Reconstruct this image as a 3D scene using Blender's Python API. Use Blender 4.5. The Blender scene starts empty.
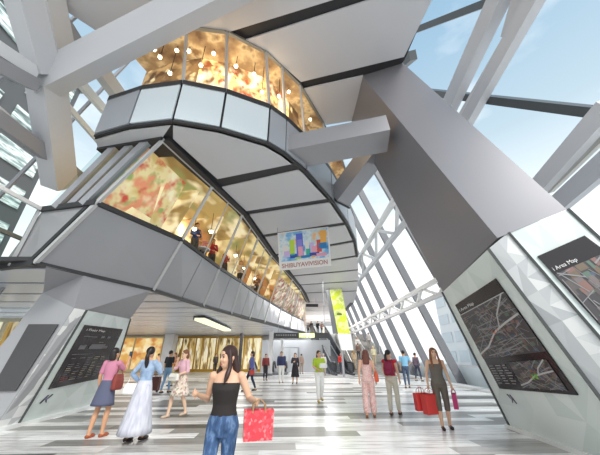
import bpy, bmesh, math, random
from mathutils import Vector as V, Matrix
random.seed(7)
C = bpy.context.scene.collection
PI = math.pi
# ------------------------------------------------------------------ camera model (600x455)
F = 275.0; PITCH = math.radians(25); CH = 1.5
ct, st = math.cos(PITCH), math.sin(PITCH)
CAM = V((0, 0, CH))
def ray(u, v):
    a = (u-300)/F; d = (227.5-v)/F
    return V((a, ct - d*st, st + d*ct))
def P(u, v, x=None, y=None, z=None, pl=None):
    """point of the world plane (x=, y=, z= or pl=(point,normal)) seen at a pixel of the photograph"""
    r = ray(u, v)
    if z is not None: t = (z-CH)/r.z
    elif y is not None: t = y/r.y
    elif x is not None: t = x/r.x
    else:
        p0, n = pl; t = (p0-CAM).dot(n)/r.dot(n)
    return CAM + r*t
def plane3(a, b, c):
    a, b, c = V(a), V(b), V(c)
    return (a, (b-a).cross(c-a).normalized())
cam = bpy.data.cameras.new('camera'); co = bpy.data.objects.new('camera', cam); C.objects.link(co)
cam.sensor_width = 36; cam.lens = F/600*36; co.location = CAM
co.rotation_euler = (math.radians(90)+PITCH, 0, 0); cam.clip_start = .05; cam.clip_end = 500
bpy.context.scene.camera = co
# ------------------------------------------------------------------ materials
def lin(h):
    if isinstance(h, str):
        h = h.lstrip('#'); c = [int(h[i:i+2], 16)/255 for i in (0, 2, 4)]
    else: c = h
    return tuple(x/12.92 if x <= .04045 else ((x+.055)/1.055)**2.4 for x in c) + (1,)
MATS = {}
def mat(h, rough=.5, metal=0., emis=0., name=None, spec=.5):
    k = (h, rough, metal, emis, spec)
    if k in MATS: return MATS[k]
    m = bpy.data.materials.new(name or 'paint_'+str(h).lstrip('#')); m.use_nodes = True
    b = m.node_tree.nodes['Principled BSDF']
    b.inputs['Base Color'].default_value = lin(h); b.inputs['Roughness'].default_value = rough
    b.inputs['Metallic'].default_value = metal; b.inputs['Specular IOR Level'].default_value = spec
    if emis: b.inputs['Emission Color'].default_value = lin(h); b.inputs['Emission Strength'].default_value = emis
    MATS[k] = m; return m
def nodes(name):
    m = bpy.data.materials.new(name); m.use_nodes = True
    nt = m.node_tree; b = nt.nodes['Principled BSDF']
    return m, nt, b, nt.nodes.new, nt.links.new
def ramp(nt, stops, const=False):
    r = nt.nodes.new('ShaderNodeValToRGB'); e = r.color_ramp.elements
    if const: r.color_ramp.interpolation = 'CONSTANT'
    while len(e) < len(stops): e.new(.5)
    for i, (p, c) in enumerate(stops): e[i].position = p; e[i].color = lin(c)
    return r
def pat(name, stops, scale=3., kind='noise', rough=.6, emis=0., detail=3., stretch=(1, 1, 1), const=False, rnd='Color'):
    m, nt, b, N, L = nodes(name)
    tc = N('ShaderNodeTexCoord'); mp = N('ShaderNodeMapping'); mp.inputs['Scale'].default_value = stretch
    L(tc.outputs['Object'], mp.inputs['Vector'])
    if kind == 'noise':
        t = N('ShaderNodeTexNoise'); t.inputs['Scale'].default_value = scale; t.inputs['Detail'].default_value = detail; o = t.outputs['Fac']
    else:
        t = N('ShaderNodeTexVoronoi'); t.inputs['Scale'].default_value = scale
        s = N('ShaderNodeSeparateColor'); L(t.outputs['Color'], s.inputs['Color']); o = s.outputs['Red']
    L(mp.outputs['Vector'], t.inputs['Vector'])
    r = ramp(nt, stops, const); L(o, r.inputs['Fac']); L(r.outputs['Color'], b.inputs['Base Color'])
    b.inputs['Roughness'].default_value = rough
    if emis: L(r.outputs['Color'], b.inputs['Emission Color']); b.inputs['Emission Strength'].default_value = emis
    return m
def blotch(name, base, layers, emis=.4, stretch=(1, 1, 1), rough=.6):
    """soft patches of colour laid over one another: layers of (colour, threshold, scale)"""
    m, nt, b, N, L = nodes(name)
    tc = N('ShaderNodeTexCoord'); prev = None
    for i, (c, th, sc) in enumerate(layers):
        mp = N('ShaderNodeMapping'); mp.inputs['Location'].default_value = (3.7*i, 1.9*i, 5.3*i); mp.inputs['Scale'].default_value = stretch; L(tc.outputs['Object'], mp.inputs['Vector'])
        t = N('ShaderNodeTexNoise'); t.inputs['Scale'].default_value = sc; t.inputs['Detail'].default_value = 2.; L(mp.outputs['Vector'], t.inputs['Vector'])
        r = ramp(nt, [(th-.07, (0, 0, 0)), (th+.07, (1, 1, 1))]); L(t.outputs['Fac'], r.inputs['Fac'])
        mx = N('ShaderNodeMixRGB'); mx.inputs[2].default_value = lin(c); L(r.outputs['Color'], mx.inputs[0])
        if prev is None: mx.inputs[1].default_value = lin(base)
        else: L(prev, mx.inputs[1])
        prev = mx.outputs[0]
    L(prev, b.inputs['Base Color']); b.inputs['Roughness'].default_value = rough
    if emis: L(prev, b.inputs['Emission Color']); b.inputs['Emission Strength'].default_value = emis
    return m
def glassmat(name, tint=(1, 1, 1), refl=.12, rough=.02):
    m = bpy.data.materials.new(name); m.use_nodes = True; nt = m.node_tree; nt.nodes.clear()
    o = nt.nodes.new('ShaderNodeOutputMaterial'); mx = nt.nodes.new('ShaderNodeMixShader')
    t = nt.nodes.new('ShaderNodeBsdfTransparent'); g = nt.nodes.new('ShaderNodeBsdfGlossy')
    t.inputs['Color'].default_value = (*tint, 1); g.inputs['Roughness'].default_value = rough
    lw = nt.nodes.new('ShaderNodeLayerWeight'); lw.inputs['Blend'].default_value = refl
    nt.links.new(lw.outputs['Fresnel'], mx.inputs[0]); nt.links.new(t.outputs[0], mx.inputs[1]); nt.links.new(g.outputs[0], mx.inputs[2])
    nt.links.new(mx.outputs[0], o.inputs['Surface']); return m

GLASS = glassmat('clear_glass', (.96, .98, .97), .1)
GLASS2 = glassmat('facade_glass', (.95, .98, 1.), .06)
GLASSG = glassmat('green_glass', (.78, .86, .84), .2)
STEEL = mat('#cfcfd2', .4); STEELD = mat('#9c9ca1', .45); DARK = mat('#343436', .5); BLACK = mat('#1c1b1d', .5)
WHITE = mat('#ecebea', .5); RIB = mat('#77787d', .5); FRAME = mat('#c9c9c9', .35, .3)
# ------------------------------------------------------------------ mesh builder
ORG = {}
def xyz(p): return V((p[0], p[1], p[2]))
class MB:
    def __init__(s): s.v = []; s.f = []; s.m = []
    def add(s, vs, fs, mi=0):
        o = len(s.v); s.v += [xyz(p) for p in vs]; s.f += [tuple(o+i for i in f) for f in fs]; s.m += [mi]*len(fs); return s
    def poly(s, pts, mi=0): return s.add(pts, [tuple(range(len(pts)))], mi)
    def slab(s, pts, thick, mi=0):
        """polygon extruded by the vector thick"""
        n = len(pts); a = [xyz(p) for p in pts]; t = V(thick); b = [p+t for p in a]
        return s.add(a+b, [tuple(range(n-1, -1, -1)), tuple(range(n, 2*n))]+[(i, (i+1) % n, n+(i+1) % n, n+i) for i in range(n)], mi)
    def prism(s, A, B, mi=0, caps=True, ms=None):
        n = len(A); o = len(s.v); s.v += [xyz(p) for p in A]+[xyz(p) for p in B]
        for i in range(n):
            s.f.append((o+i, o+(i+1) % n, o+n+(i+1) % n, o+n+i)); s.m.append(ms[i] if ms else mi)
        if caps: s.f += [tuple(o+i for i in range(n-1, -1, -1)), tuple(o+n+i for i in range(n))]; s.m += [mi, mi]
        return s
    def box(s, c, d, rz=0, mi=0):
        c = V(c); R = Matrix.Rotation(rz, 3, 'Z'); x, y, z = d[0]/2, d[1]/2, d[2]/2
        A = [c+R @ V(q) for q in ((-x, -y, -z), (x, -y, -z), (x, y, -z), (-x, y, -z))]
        B = [c+R @ V(q) for q in ((-x, -y, z), (x, -y, z), (x, y, z), (-x, y, z))]
        return s.prism(A, B, mi)
    def beam(s, p, q, w, h, up=(0, 0, 1), mi=0):
        p, q = V(p), V(q); d = (q-p).normalized(); up = V(up); sd = d.cross(up).normalized(); u = sd.cross(d)
        k = [sd*w/2*a+u*h/2*b for a, b in ((-1, -1), (1, -1), (1, 1), (-1, 1))]
        return s.prism([p+x for x in k], [q+x for x in k], mi)
    def tube(s, path, rad, n=10, mi=0, flat=None):
        path = [V(p) for p in path]; k = len(path)
        if not hasattr(rad, '__len__'): rad = [rad]*k
        ref = None; rings = []
        for i, p in enumerate(path):
            t = (path[min(i+1, k-1)]-path[max(i-1, 0)]).normalized()
            if ref is None: ref = t.orthogonal().normalized()
            ref = (ref-t*ref.dot(t)).normalized(); b = t.cross(ref)
            rings.append([p+(ref*math.cos(2*PI*j/n)+b*math.sin(2*PI*j/n))*rad[i] for j in range(n)])
        return s.loft(rings, mi)
    def loft(s, rings, mi=0, caps=True, closed_bottom=True):
        n = len(rings[0]); o = len(s.v)
        for r in rings: s.v += [xyz(p) for p in r]
        for i in range(len(rings)-1):
            for j in range(n):
                a = o+i*n+j; b = o+i*n+(j+1) % n; s.f.append((a, b, b+n, a+n)); s.m.append(mi)
        if caps:
            s.f += [tuple(o+j for j in range(n-1, -1, -1)), tuple(o+(len(rings)-1)*n+j for j in range(n))]; s.m += [mi, mi]
        return s
    def rings(s, rr, n=20, mi=0, caps=True, R=None, piv=None):
        """rr: (z, rx, ry, cx, cy)"""
        out = []
        for z, rx, ry, cx, cy in rr:
            out.append([V((cx+rx*math.cos(2*PI*j/n), cy+ry*math.sin(2*PI*j/n), z)) for j in range(n)])
        if R is not None: out = [[piv+R @ (p-piv) for p in r] for r in out]
        return s.loft(out, mi, caps)
    def ball(s, c, r, n=12, m=8, mi=0, R=None, piv=None):
        c = V(c); r = r if hasattr(r, '__len__') else (r, r, r); rg = []
        for i in range(m+1):
            a = -PI/2+PI*(i+.02 if i == 0 else i-.02 if i == m else i)/m
            rg.append([c+V((r[0]*math.cos(a)*math.cos(2*PI*j/n), r[1]*math.cos(a)*math.sin(2*PI*j/n), r[2]*math.sin(a))) for j in range(n)])
        if R is not None: rg = [[piv+R @ (p-piv) for p in q] for q in rg]
        return s.loft(rg, mi)
    def build(s, name, mats, parent=None, smooth=False, local=False, remesh=0, link=True):
        me = bpy.data.meshes.new(name)
        mats = mats if isinstance(mats, (list, tuple)) else [mats]
        o = bpy.data.objects.new(name, me)
        if parent is not None: org = V((0, 0, 0)) if local else ORG[parent.name]
        else:
            xs = [p.x for p in s.v]; ys = [p.y for p in s.v]
            org = V(((min(xs)+max(xs))/2, (min(ys)+max(ys))/2, min(p.z for p in s.v)))
            if local: org = V((0, 0, 0))
        me.from_pydata([tuple(p-org) for p in s.v], [], s.f)
        for m in mats: me.materials.append(m)
        for p, i in zip(me.polygons, s.m): p.material_index = i; p.use_smooth = smooth
        bm = bmesh.new(); bm.from_mesh(me); bmesh.ops.recalc_face_normals(bm, faces=bm.faces); bm.to_mesh(me); bm.free()
        if remesh:
            tmp = bpy.data.objects.new('tmp', me); C.objects.link(tmp)
            md = tmp.modifiers.new('r', 'REMESH'); md.mode = 'VOXEL'; md.voxel_size = remesh; md.use_smooth_shade = True
            sm = tmp.modifiers.new('s', 'SMOOTH'); sm.factor = .5; sm.iterations = 3
            bpy.context.view_layer.update()
            dg = bpy.context.evaluated_depsgraph_get()
            me2 = bpy.data.meshes.new_from_object(tmp.evaluated_get(dg)); me2.name = name
            bpy.data.objects.remove(tmp); bpy.data.objects.remove(o); bpy.data.meshes.remove(me)
            me2.materials.clear()
            for m in mats: me2.materials.append(m)
            for p in me2.polygons: p.material_index = 0; p.use_smooth = True
            o = bpy.data.objects.new(name, me2)
        C.objects.link(o)
        ORG[o.name] = org if parent is None else ORG[parent.name]
        if parent is not None: o.parent = parent
        else: o.location = org
        return o
def thing(name, label, cat, loc=(0, 0, 0), rz=0, group=None):
    o = bpy.data.objects.new(name, None); C.objects.link(o); o.location = loc; o.rotation_euler = (0, 0, rz); o.empty_display_size = .2
    ORG[o.name] = V(loc); tag(o, label, cat, group); return o
def tag(o, label, cat, group=None):
    o['label'] = label; o['category'] = cat
    if group: o['group'] = group
    return o
def struct(o): o['kind'] = 'structure'; return o
def bil(q, s, t):
    a, b, c, d = q; return (a*(1-s)+b*s)*(1-t)+(d*(1-s)+c*s)*t      # corners: bottom-left, bottom-right, top-right, top-left
def qn(q, toward=CAM):
    n = (q[1]-q[0]).cross(q[3]-q[0]).normalized()
    return n if n.dot(toward-q[0]) > 0 else -n
def text_on(q, txt, rect, name, m, parent, lift=.012, font_bold=False):
    """lettering laid on a flat quad, fitted to the rectangle (s0,t0,s1,t1)"""
    cu = bpy.data.curves.new('txt', 'FONT'); cu.body = txt; to = bpy.data.objects.new('txt', cu); C.objects.link(to)
    if font_bold: cu.offset = .02
    bpy.context.view_layer.update(); dg = bpy.context.evaluated_depsgraph_get()
    me = bpy.data.meshes.new_from_object(to.evaluated_get(dg))
    bpy.data.objects.remove(to)
    xs = [v.co.x for v in me.vertices]; ys = [v.co.y for v in me.vertices]; n = qn(q)
    mb = MB(); x0, x1, y0, y1 = min(xs), max(xs), min(ys), max(ys)
    vs = [bil(q, rect[0]+(v.co.x-x0)/(x1-x0)*(rect[2]-rect[0]), rect[1]+(v.co.y-y0)/(y1-y0)*(rect[3]-rect[1]))+n*lift for v in me.vertices]
    mb.add(vs, [tuple(p.vertices) for p in me.polygons]); bpy.data.meshes.remove(me)
    return mb.build(name, m, parent)
def rect_on(mb, q, r, lift, mi, n=None):
    n = n or qn(q)
    mb.poly([bil(q, *p)+n*lift for p in ((r[0], r[1]), (r[2], r[1]), (r[2], r[3]), (r[0], r[3]))], mi)
def line_on(mb, q, p0, p1, w, lift, mi, asp=1.):
    n = qn(q); dx, dy = p1[0]-p0[0], (p1[1]-p0[1])*asp; l = math.hypot(dx, dy) or 1
    ox, oy = -dy/l*w/2, dx/l*w/2/asp
    mb.poly([bil(q, x, y)+n*lift for x, y in ((p0[0]-ox, p0[1]-oy), (p1[0]-ox, p1[1]-oy), (p1[0]+ox, p1[1]+oy), (p0[0]+ox, p0[1]+oy))], mi)
# ================================================================== people
SKIN = [mat('#e2b596', .55), mat('#d6a27e', .55), mat('#eac6aa', .55)]
def lerp(a, b, t): return V(a).lerp(V(b), t)
FEM = [(.82, .115, .092, 0, .0), (.87, .162, .116, 0, .008), (.93, .152, .106, 0, .006), (1.02, .120, .086, 0, 0), (1.08, .116, .082, 0, 0), (1.16, .130, .096, 0, -.008), (1.22, .140, .106, 0, -.014), (1.29, .146, .088, 0, -.004), (1.35, .142, .066, 0, .004), (1.383, .10, .056, 0, .008), (1.41, .056, .05, 0, .008), (1.48, .044, .046, 0, 0)]
MAL = [(.82, .115, .092, 0, .0), (.87, .155, .112, 0, .006), (.93, .148, .106, 0, .004), (1.02, .140, .098, 0, 0), (1.08, .142, .098, 0, 0), (1.16, .155, .104, 0, -.004), (1.22, .166, .108, 0, -.008), (1.29, .172, .094, 0, 0), (1.35, .165, .072, 0, .004), (1.385, .11, .06, 0, .008), (1.41, .064, .056, 0, .008), (1.48, .054, .054, 0, 0)]
ARMS = {'down': ((.215, .02, 1.10), (.225, -.04, .87)), 'bag': ((.225, .03, 1.10), (.25, -.05, .87)), 'swing_f': ((.205, -.02, 1.10), (.20, -.18, .93)), 'swing_b': ((.215, .10, 1.11), (.225, .13, .88)),
        'bent': ((.255, .05, 1.13), (.365, -.13, 1.13)), 'waist': ((.235, .08, 1.11), (.25, -.16, 1.18)), 'face': ((.23, -.12, 1.16), (.10, -.17, 1.36)),
        'phone': ((.21, -.14, 1.20), (.13, -.30, 1.40)), 'chest': ((.22, -.02, 1.11), (.06, -.19, 1.16)), 'hip': ((.30, .06, 1.13), (.18, -.02, .99)), 'strap': ((.22, .0, 1.12), (.13, -.15, 1.28)), 'hold': ((.21, .02, 1.10), (.10, -.20, 1.02))}
def ring_at(tab, z, o):
    for a, b in zip(tab, tab[1:]):
        if a[0] <= z <= b[0]:
            t = (z-a[0])/(b[0]-a[0]); r = [a[i]+(b[i]-a[i])*t for i in range(5)]; return (z, r[1]+o, r[2]+o, r[3], r[4])
    r = tab[0] if z < tab[0][0] else tab[-1]; return (z, r[1]+o, r[2]+o, r[3], r[4])
def cut(tab, z0, z1, o): return [ring_at(tab, z0, o)]+[(r[0], r[1]+o, r[2]+o, r[3], r[4]) for r in tab if z0 < r[0] < z1]+[ring_at(tab, z1, o)]
def arm_pts(s, pose, male):
    e, w_ = pose; sh = V((s*(.185 if male else .162), .004, 1.345)); e = V((s*e[0], e[1], e[2])); w_ = V((s*w_[0], w_[1], w_[2]))
    return [sh, lerp(sh, e, .5), e, lerp(e, w_, .4), w_]
ARM_R = [.046, .042, .035, .033, .022]
def leg_pts(s, fy, lift, spread=.096):
    hip = V((s*.086, 0, .87)); an = V((s*spread, fy, .085+lift)); kn = lerp(hip, an, .5)+V((s*.004, -.035-abs(fy)*.15, .01))
    return [hip, lerp(hip, kn, .5), kn, lerp(kn, an, .38)+V((0, .012, 0)), an]
LEG_R = [.080, .068, .052, .052, .034]
def sub(path, rad, t0, t1, o=0., grow=0.):
    """piece of a limb between two fractions of its length, swollen by o"""
    n = len(path)-1; out, rr = [], []
    ts = sorted({t0, t1} | {i/n for i in range(n+1) if t0 < i/n < t1})
    for t in ts:
        i = min(int(t*n), n-1); f = t*n-i; out.append(lerp(path[i], path[i+1], f)); rr.append(rad[i]+(rad[i+1]-rad[i])*f+o+grow*(t-t0))
    return out, rr
class Person: pass
def person(label, px, yaw, H=1.65, pos=None, z0=0., sex='f', skin=0, lod=0, arms=('down', 'down'), stride=0., head=(0, 0), lean=0., hair=('long', '#2c2220'), top=None, bottom=None, shoes='#3a2f2b', face=False, group=None, spread=.096):
    """arms: (own right, own left); yaw 0 looks at the camera; px = where the feet stand in the photograph"""
    male = sex == 'm'; tab = MAL if male else FEM; sk = SKIN[skin]
    p = pos if pos is not None else P(*px, z=z0)
    vox = (.0075, .011, .016)[lod]; vc = (.013, .016, .02)[lod]
    root = thing('person', label, 'person', (p[0], p[1], z0), math.radians(yaw), group); s_ = H/1.655; root.scale = (s_, s_, s_)
    if lean: root.rotation_euler = (math.radians(lean), 0, math.radians(yaw))
    fin = .0085 if lod == 0 else .0105
    R = Matrix.Rotation(math.radians(head[0]), 3, 'Z') @ Matrix.Rotation(math.radians(head[1]), 3, 'X'); piv = V((0, 0, 1.44))
    b = MB(); b.rings(tab, 20)
    b.rings([(1.425, .028, .034, 0, -.036), (1.445, .046, .058, 0, -.026), (1.48, .061, .08, 0, -.012), (1.52, .069, .09, 0, -.004), (1.56, .073, .096, 0, 0), (1.60, .070, .092, 0, .004), (1.635, .05, .068, 0, .008), (1.655, .02, .03, 0, .01)], 18, R=R, piv=piv)
    b.ball((0, -.098, 1.520), (.012, .018, .02), 8, 6, R=R, piv=piv)
    b.ball((0, -.086, 1.462), (.022, .014, .012), 8, 6, R=R, piv=piv)
    for s in (-1, 1):
        b.ball((s*.072, .01, 1.53), (.011, .02, .03), 8, 6, R=R, piv=piv)
        b.ball((s*.032, -.078, 1.505), (.02, .016, .018), 8, 6, R=R, piv=piv)
    AP = []; HANDS = []
    for s, nm in ((-1, arms[0]), (1, arms[1])):
        pose = ARMS[nm] if isinstance(nm, str) else nm
        a = arm_pts(s, pose, male); AP.append(a); b.tube(a, ARM_R, 12); b.ball(a[0], .05, 12, 8); b.ball(a[2], .035, 10, 6)
        d = (a[4]-a[3]).normalized(); pn = V((-s, -.35, 0)); pn = (pn-d*pn.dot(d)).normalized(); lat = d.cross(pn).normalized()*s
        if lat.y > 0 and abs(d.z) > .6: lat = -lat
        W = a[4]; b.tube([W-d*.01, W+d*.03, W+d*.065, W+d*.088], [.020, .027, .030, .026], 10)
        for k, (o, L) in enumerate(((-.027, .062), (-.009, .074), (.009, .078), (.027, .07))):
            q0 = W+d*.075+lat*o; q1 = q0+d*L*.5+lat*o*.18+pn*.004; q2 = q1+(d*.75+pn*.65)*L*.28; q3 = q2+(d*.35+pn*.9)*L*.26
            b.tube([q0, q1, q2, q3], [fin, fin, fin*.92, fin*.8], 7)
        t0 = W+d*.025+lat*.02; b.tube([t0, t0+lat*.026+d*.022+pn*.01, t0+lat*.03+d*.052+pn*.022], [fin*1.2, fin*1.1, fin*.9], 7)
        HANDS.append(W+d*.10+pn*.015)
    LP = []
    for s, fy in ((-1, -stride), (1, stride)):
        l = leg_pts(s, fy, .03 if fy > .12 else 0, spread); LP.append(l); b.tube(l, LEG_R, 14); b.ball(l[0], .082, 12, 8); b.ball(l[2], .054, 10, 6)
        an = l[4]; zf = an.z-.055
        b.tube([(an.x, an.y+.045, zf+.008), (an.x, an.y, zf+.016), (an.x, an.y-.07, zf+.004), (an.x+s*.006, an.y-.13, zf), (an.x+s*.008, an.y-.165, zf-.006)], [.026, .034, .034, .036, .018], 10)
        b.tube([an, (an.x, an.y-.005, zf+.01)], [.035, .036], 10)
    b.build('body', sk, root, local=True, remesh=vox)
    # hair
    style, hc = hair; hm = mat(hc, .45); h = MB()
    h.ball((0, .012, 1.58), (.086, .101, .09), 16, 10, R=R, piv=piv)
    if style in ('long', 'verylong'):
        ze = 1.27 if style == 'long' else 1.16
        h.rings([(1.60, .07, .05, 0, .05), (1.50, .084, .058, 0, .058), (1.42, .09, .05, 0, .075), (1.33, .10, .045, 0, .09), (ze, .085, .03, 0, .10)], 14, R=R, piv=piv)
        for s in (-1, 1): h.tube([R @ (V(q)-piv)+piv for q in ((s*.06, -.03, 1.62), (s*.082, -.03, 1.54), (s*.088, -.035, 1.44), (s*.10, -.075, 1.36), (s*.10, -.105, ze+.02))], [.022, .024, .028, .03, .014], 9)
    elif style == 'bob':
        h.rings([(1.62, .06, .06, 0, .04), (1.52, .088, .07, 0, .045), (1.44, .092, .06, 0, .05), (1.41, .08, .045, 0, .055)], 14, R=R, piv=piv)
    elif style == 'pony':
        h.ball((0, .115, 1.56), (.032, .03, .035), 10, 6, R=R, piv=piv)
        h.tube([R @ (V(q)-piv)+piv for q in ((0, .11, 1.57), (0, .155, 1.50), (0, .15, 1.38), (0, .13, 1.24))], [.03, .042, .045, .014], 10)
    else:
        h.rings([(1.50, .055, .05, 0, .05), (1.56, .08, .08, 0, .03), (1.60, .075, .08, 0, .02)], 14, R=R, piv=piv)
    h.build('hair', hm, root, local=True, remesh=vc)
    if face:
        for s in (-1, 1):
            MB().ball((s*.031, -.0875, 1.545), (.013, .008, .008), 8, 6, R=R, piv=piv).build('eye', mat('#2a1d18', .3), root, local=True)
            MB().tube([R @ (V(q)-piv)+piv for q in ((s*.015, -.097, 1.565), (s*.032, -.097, 1.571), (s*.05, -.085, 1.566))], [.004, .005, .003], 6).build('eyebrow', mat('#3a2a24', .6), root, local=True)
        MB().ball((0, -.096, 1.4715), (.023, .012, .009), 10, 6, R=R, piv=piv).build('lips', mat('#b8605a', .45), root, local=True)
    # clothing
    if top:
        kind = top[0]; m = top[1] if not isinstance(top[1], str) else mat(top[1], .8); t = MB(); z_lo = top[2] if len(top) > 2 else .96; o = .013
        if kind == 'tube': t.rings(cut(tab, z_lo, 1.285, o), 22)
        elif kind == 'tank':
            t.rings(cut(tab, z_lo, 1.30, o), 22)
            for s in (-1, 1): t.tube([(s*.085, -.082, 1.28), (s*.09, -.055, 1.36), (s*.092, .02, 1.39), (s*.09, .085, 1.28)], .018, 8)
        else:
            sl = {'shirt': .42, 'sleeveless': .06, 'long': .97, 'jacket': .97, 'mid': .62}[kind]; o = .024 if kind == 'jacket' else .014
            t.rings(cut(tab, z_lo, 1.392, o), 22)
            for a in AP:
                pa, ra = sub(a, ARM_R, 0, sl, o*.9+.002); t.tube(pa, ra, 12); t.ball(a[0], .05+o, 12, 8)
                if sl > .5: t.ball(a[2], .036+o, 10, 6)
        t.build({'jacket': 'jacket', 'tube': 'tube_top', 'tank': 'tank_top'}.get(kind, 'shirt'), m, root, local=True, remesh=vc)
    if bottom:
        kind = bottom[0]; m = bottom[1] if not isinstance(bottom[1], str) else mat(bottom[1], .85); t = MB()
        if kind in ('trousers', 'capri', 'jeans', 'wide'):
            t.rings(cut(tab, .795, 1.0, .012), 22); ol = .006 if kind == 'jeans' else .013
            for l in LP:
                pl_, rl = sub(l, LEG_R, 0, .72 if kind == 'capri' else .98, ol, .03 if kind == 'wide' else (.008 if kind == 'trousers' else -.003)); t.tube(pl_, rl, 14); t.ball(l[0], .081+ol, 12, 8)
            t.build('trousers', m, root, local=True, remesh=min(vc, .010) if lod == 0 else vc)
        else:
            hem, fl = bottom[2], bottom[3]; rr = []
            zt = 1.02; rs = [hem+(zt-hem)*k/8 for k in range(9)]; dy = (LP[0][4].y+LP[1][4].y)/2
            for z in rs:
                r = ring_at(tab, max(z, .87), .016); f = max(0, (.87-z)/.8)
                rr.append((z, r[1]+fl*f, r[2]+(fl*.8+abs(stride)*.9)*f, 0, r[4]))
            n = 28; out = []
            for z, rx, ry, cx, cy in rr:
                f = max(0, (.87-z)/.8); out.append([V((rx*math.cos(2*PI*j/n)*(1+.07*f*(j % 2)), cy+ry*math.sin(2*PI*j/n)*(1+.07*f*(j % 2)), z)) for j in range(n)])
            t.loft(out); t.build('skirt', m, root, smooth=True, local=True)
    if shoes:
        for l in LP:
            an = l[4]; zf = an.z-.055; t = MB(); s = 1 if an.x > 0 else -1
            t.tube([(an.x, an.y+.05, zf+.006), (an.x, an.y, zf+.010), (an.x, an.y-.07, zf+.002), (an.x+s*.006, an.y-.13, zf-.002), (an.x+s*.008, an.y-.178, zf-.008)], [.03, .036, .037, .039, .02], 10)
            for i, q in enumerate(t.v): q.z = max(q.z, zf-.0295)
            t.build('shoe', mat(shoes, .5), root, smooth=True, local=True)
    r = Person(); r.root = root; M_ = Matrix.Translation(V((p[0], p[1], z0))) @ (Matrix.Rotation(math.radians(yaw), 4, 'Z') @ Matrix.Rotation(math.radians(lean), 4, 'X')) @ Matrix.Scale(s_, 4)
    r.wp = lambda q: M_ @ V(q); r.hands = [M_ @ h_ for h_ in HANDS]; r.yaw = math.radians(yaw); r.pos = p
    return r
def shopping_bag(grip, rz, w, h, d, m, label, side=None, drop=.13):
    t = thing('shopping_bag', label, 'bag', (grip.x, grip.y, grip.z-drop-h), rz)
    def bx(x, y, z): return V((x, y, z))
    A = [bx(-w/2*.94, -d/2, 0), bx(w/2*.94, -d/2, 0), bx(w/2*.94, d/2, 0), bx(-w/2*.94, d/2, 0)]; B = [bx(-w/2, -d/2, h), bx(w/2, -d/2, h), bx(w/2, d/2, h), bx(-w/2, d/2, h)]
    b = MB(); o = len(b.v); b.v += A+B
    for i in range(4): b.f.append((i, (i+1) % 4, 4+(i+1) % 4, 4+i)); b.m.append(1 if (side and i in (1, 3)) else 0)
    b.f.append((3, 2, 1, 0)); b.m.append(0)
    b.build('bag_body', [m, side or m], t, local=True)
    for s in (-1, 1): MB().tube([(-w*.22, s*d/2*.98, h-.02), (-w*.2, s*d*.4, h+drop*.55), (-w*.06, s*.012, h+drop), (w*.06, s*.012, h+drop), (w*.2, s*d*.4, h+drop*.55), (w*.22, s*d/2*.98, h-.02)], .0065, 6).build('handle', side or m, t, local=True)
    return t
def handbag(c, rz, w, h, d, m, label, strap=None, name='handbag'):
    t = thing(name, label, 'bag', (c.x, c.y, c.z-h/2), rz); b = MB()
    b.loft([[V((x*w/2*k, y*d/2*k2, z)) for x, y in ((-.9, -1), (0, -1.25), (.9, -1), (1, 0), (.9, 1), (0, 1.25), (-.9, 1), (-1, 0))] for z, k, k2 in ((0, .86, .8), (h*.12, 1, 1), (h*.6, .97, .9), (h, .8, .35))])
    b.build('bag_body', m, t, smooth=False, local=True)
    MB().slab([(-w*.4, -d*.66, h*.5), (w*.4, -d*.66, h*.5), (w*.36, -d*.3, h*.98), (-w*.36, -d*.3, h*.98)], (0, -.012, 0)).build('flap', m, t, local=True)
    if strap is not None:
        q = Matrix.Rotation(-rz, 3, 'Z') @ (strap-V((c.x, c.y, c.z-h/2)))
        MB().tube([(-w*.36, 0, h*.9), lerp((-w*.36, 0, h*.9), q, .75)+V((-.012, 0, 0)), q, lerp((w*.36, 0, h*.9), q, .75)+V((.012, 0, 0)), (w*.36, 0, h*.9)], .007, 6).build('strap', m, t, local=True)
    return t
def backpack(p, m, label):
    c = p.wp((0, .165, 1.17)); t = thing('backpack', label, 'bag', c, p.yaw); b = MB()
    b.rings([(-.19, .11, .05, 0, 0), (-.17, .135, .07, 0, 0), (0, .14, .08, 0, .01), (.14, .125, .065, 0, 0), (.19, .08, .035, 0, -.01)], 16).build('bag_body', m, t, smooth=True, local=True)
    MB().rings([(-.15, .08, .03, 0, .075), (-.12, .1, .04, 0, .075), (-.02, .09, .03, 0, .075)], 12).build('front_pocket', m, t, smooth=True, local=True)
    for s in (-1, 1): MB().tube([(s*.07, -.05, .17), (s*.1, -.12, .225), (s*.105, -.24, .17), (s*.11, -.285, .05), (s*.13, -.2, -.1), (s*.11, -.04, -.15)], .013, 6).build('strap', m, t, local=True)
    return t
def suitcase(x, y, m, label):
    t = thing('suitcase', label, 'suitcase', (x, y, 0)); MB().prism([(-.2, -.12, .06), (.2, -.12, .06), (.2, .12, .06), (-.2, .12, .06)], [(-.2, -.12, .62), (.2, -.12, .62), (.2, .12, .62), (-.2, .12, .62)]).build('shell', m, t, local=True)
    for s in (-1, 1):
        MB().tube([(s*.15, -.06, .035), (s*.15, .06, .035)], .035, 10).build('wheel', BLACK, t, local=True)
    MB().tube([(-.1, .1, .62), (-.1, .1, .95), (.1, .1, .95), (.1, .1, .62)], .01, 6).build('handle', BLACK, t, local=True)

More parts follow.
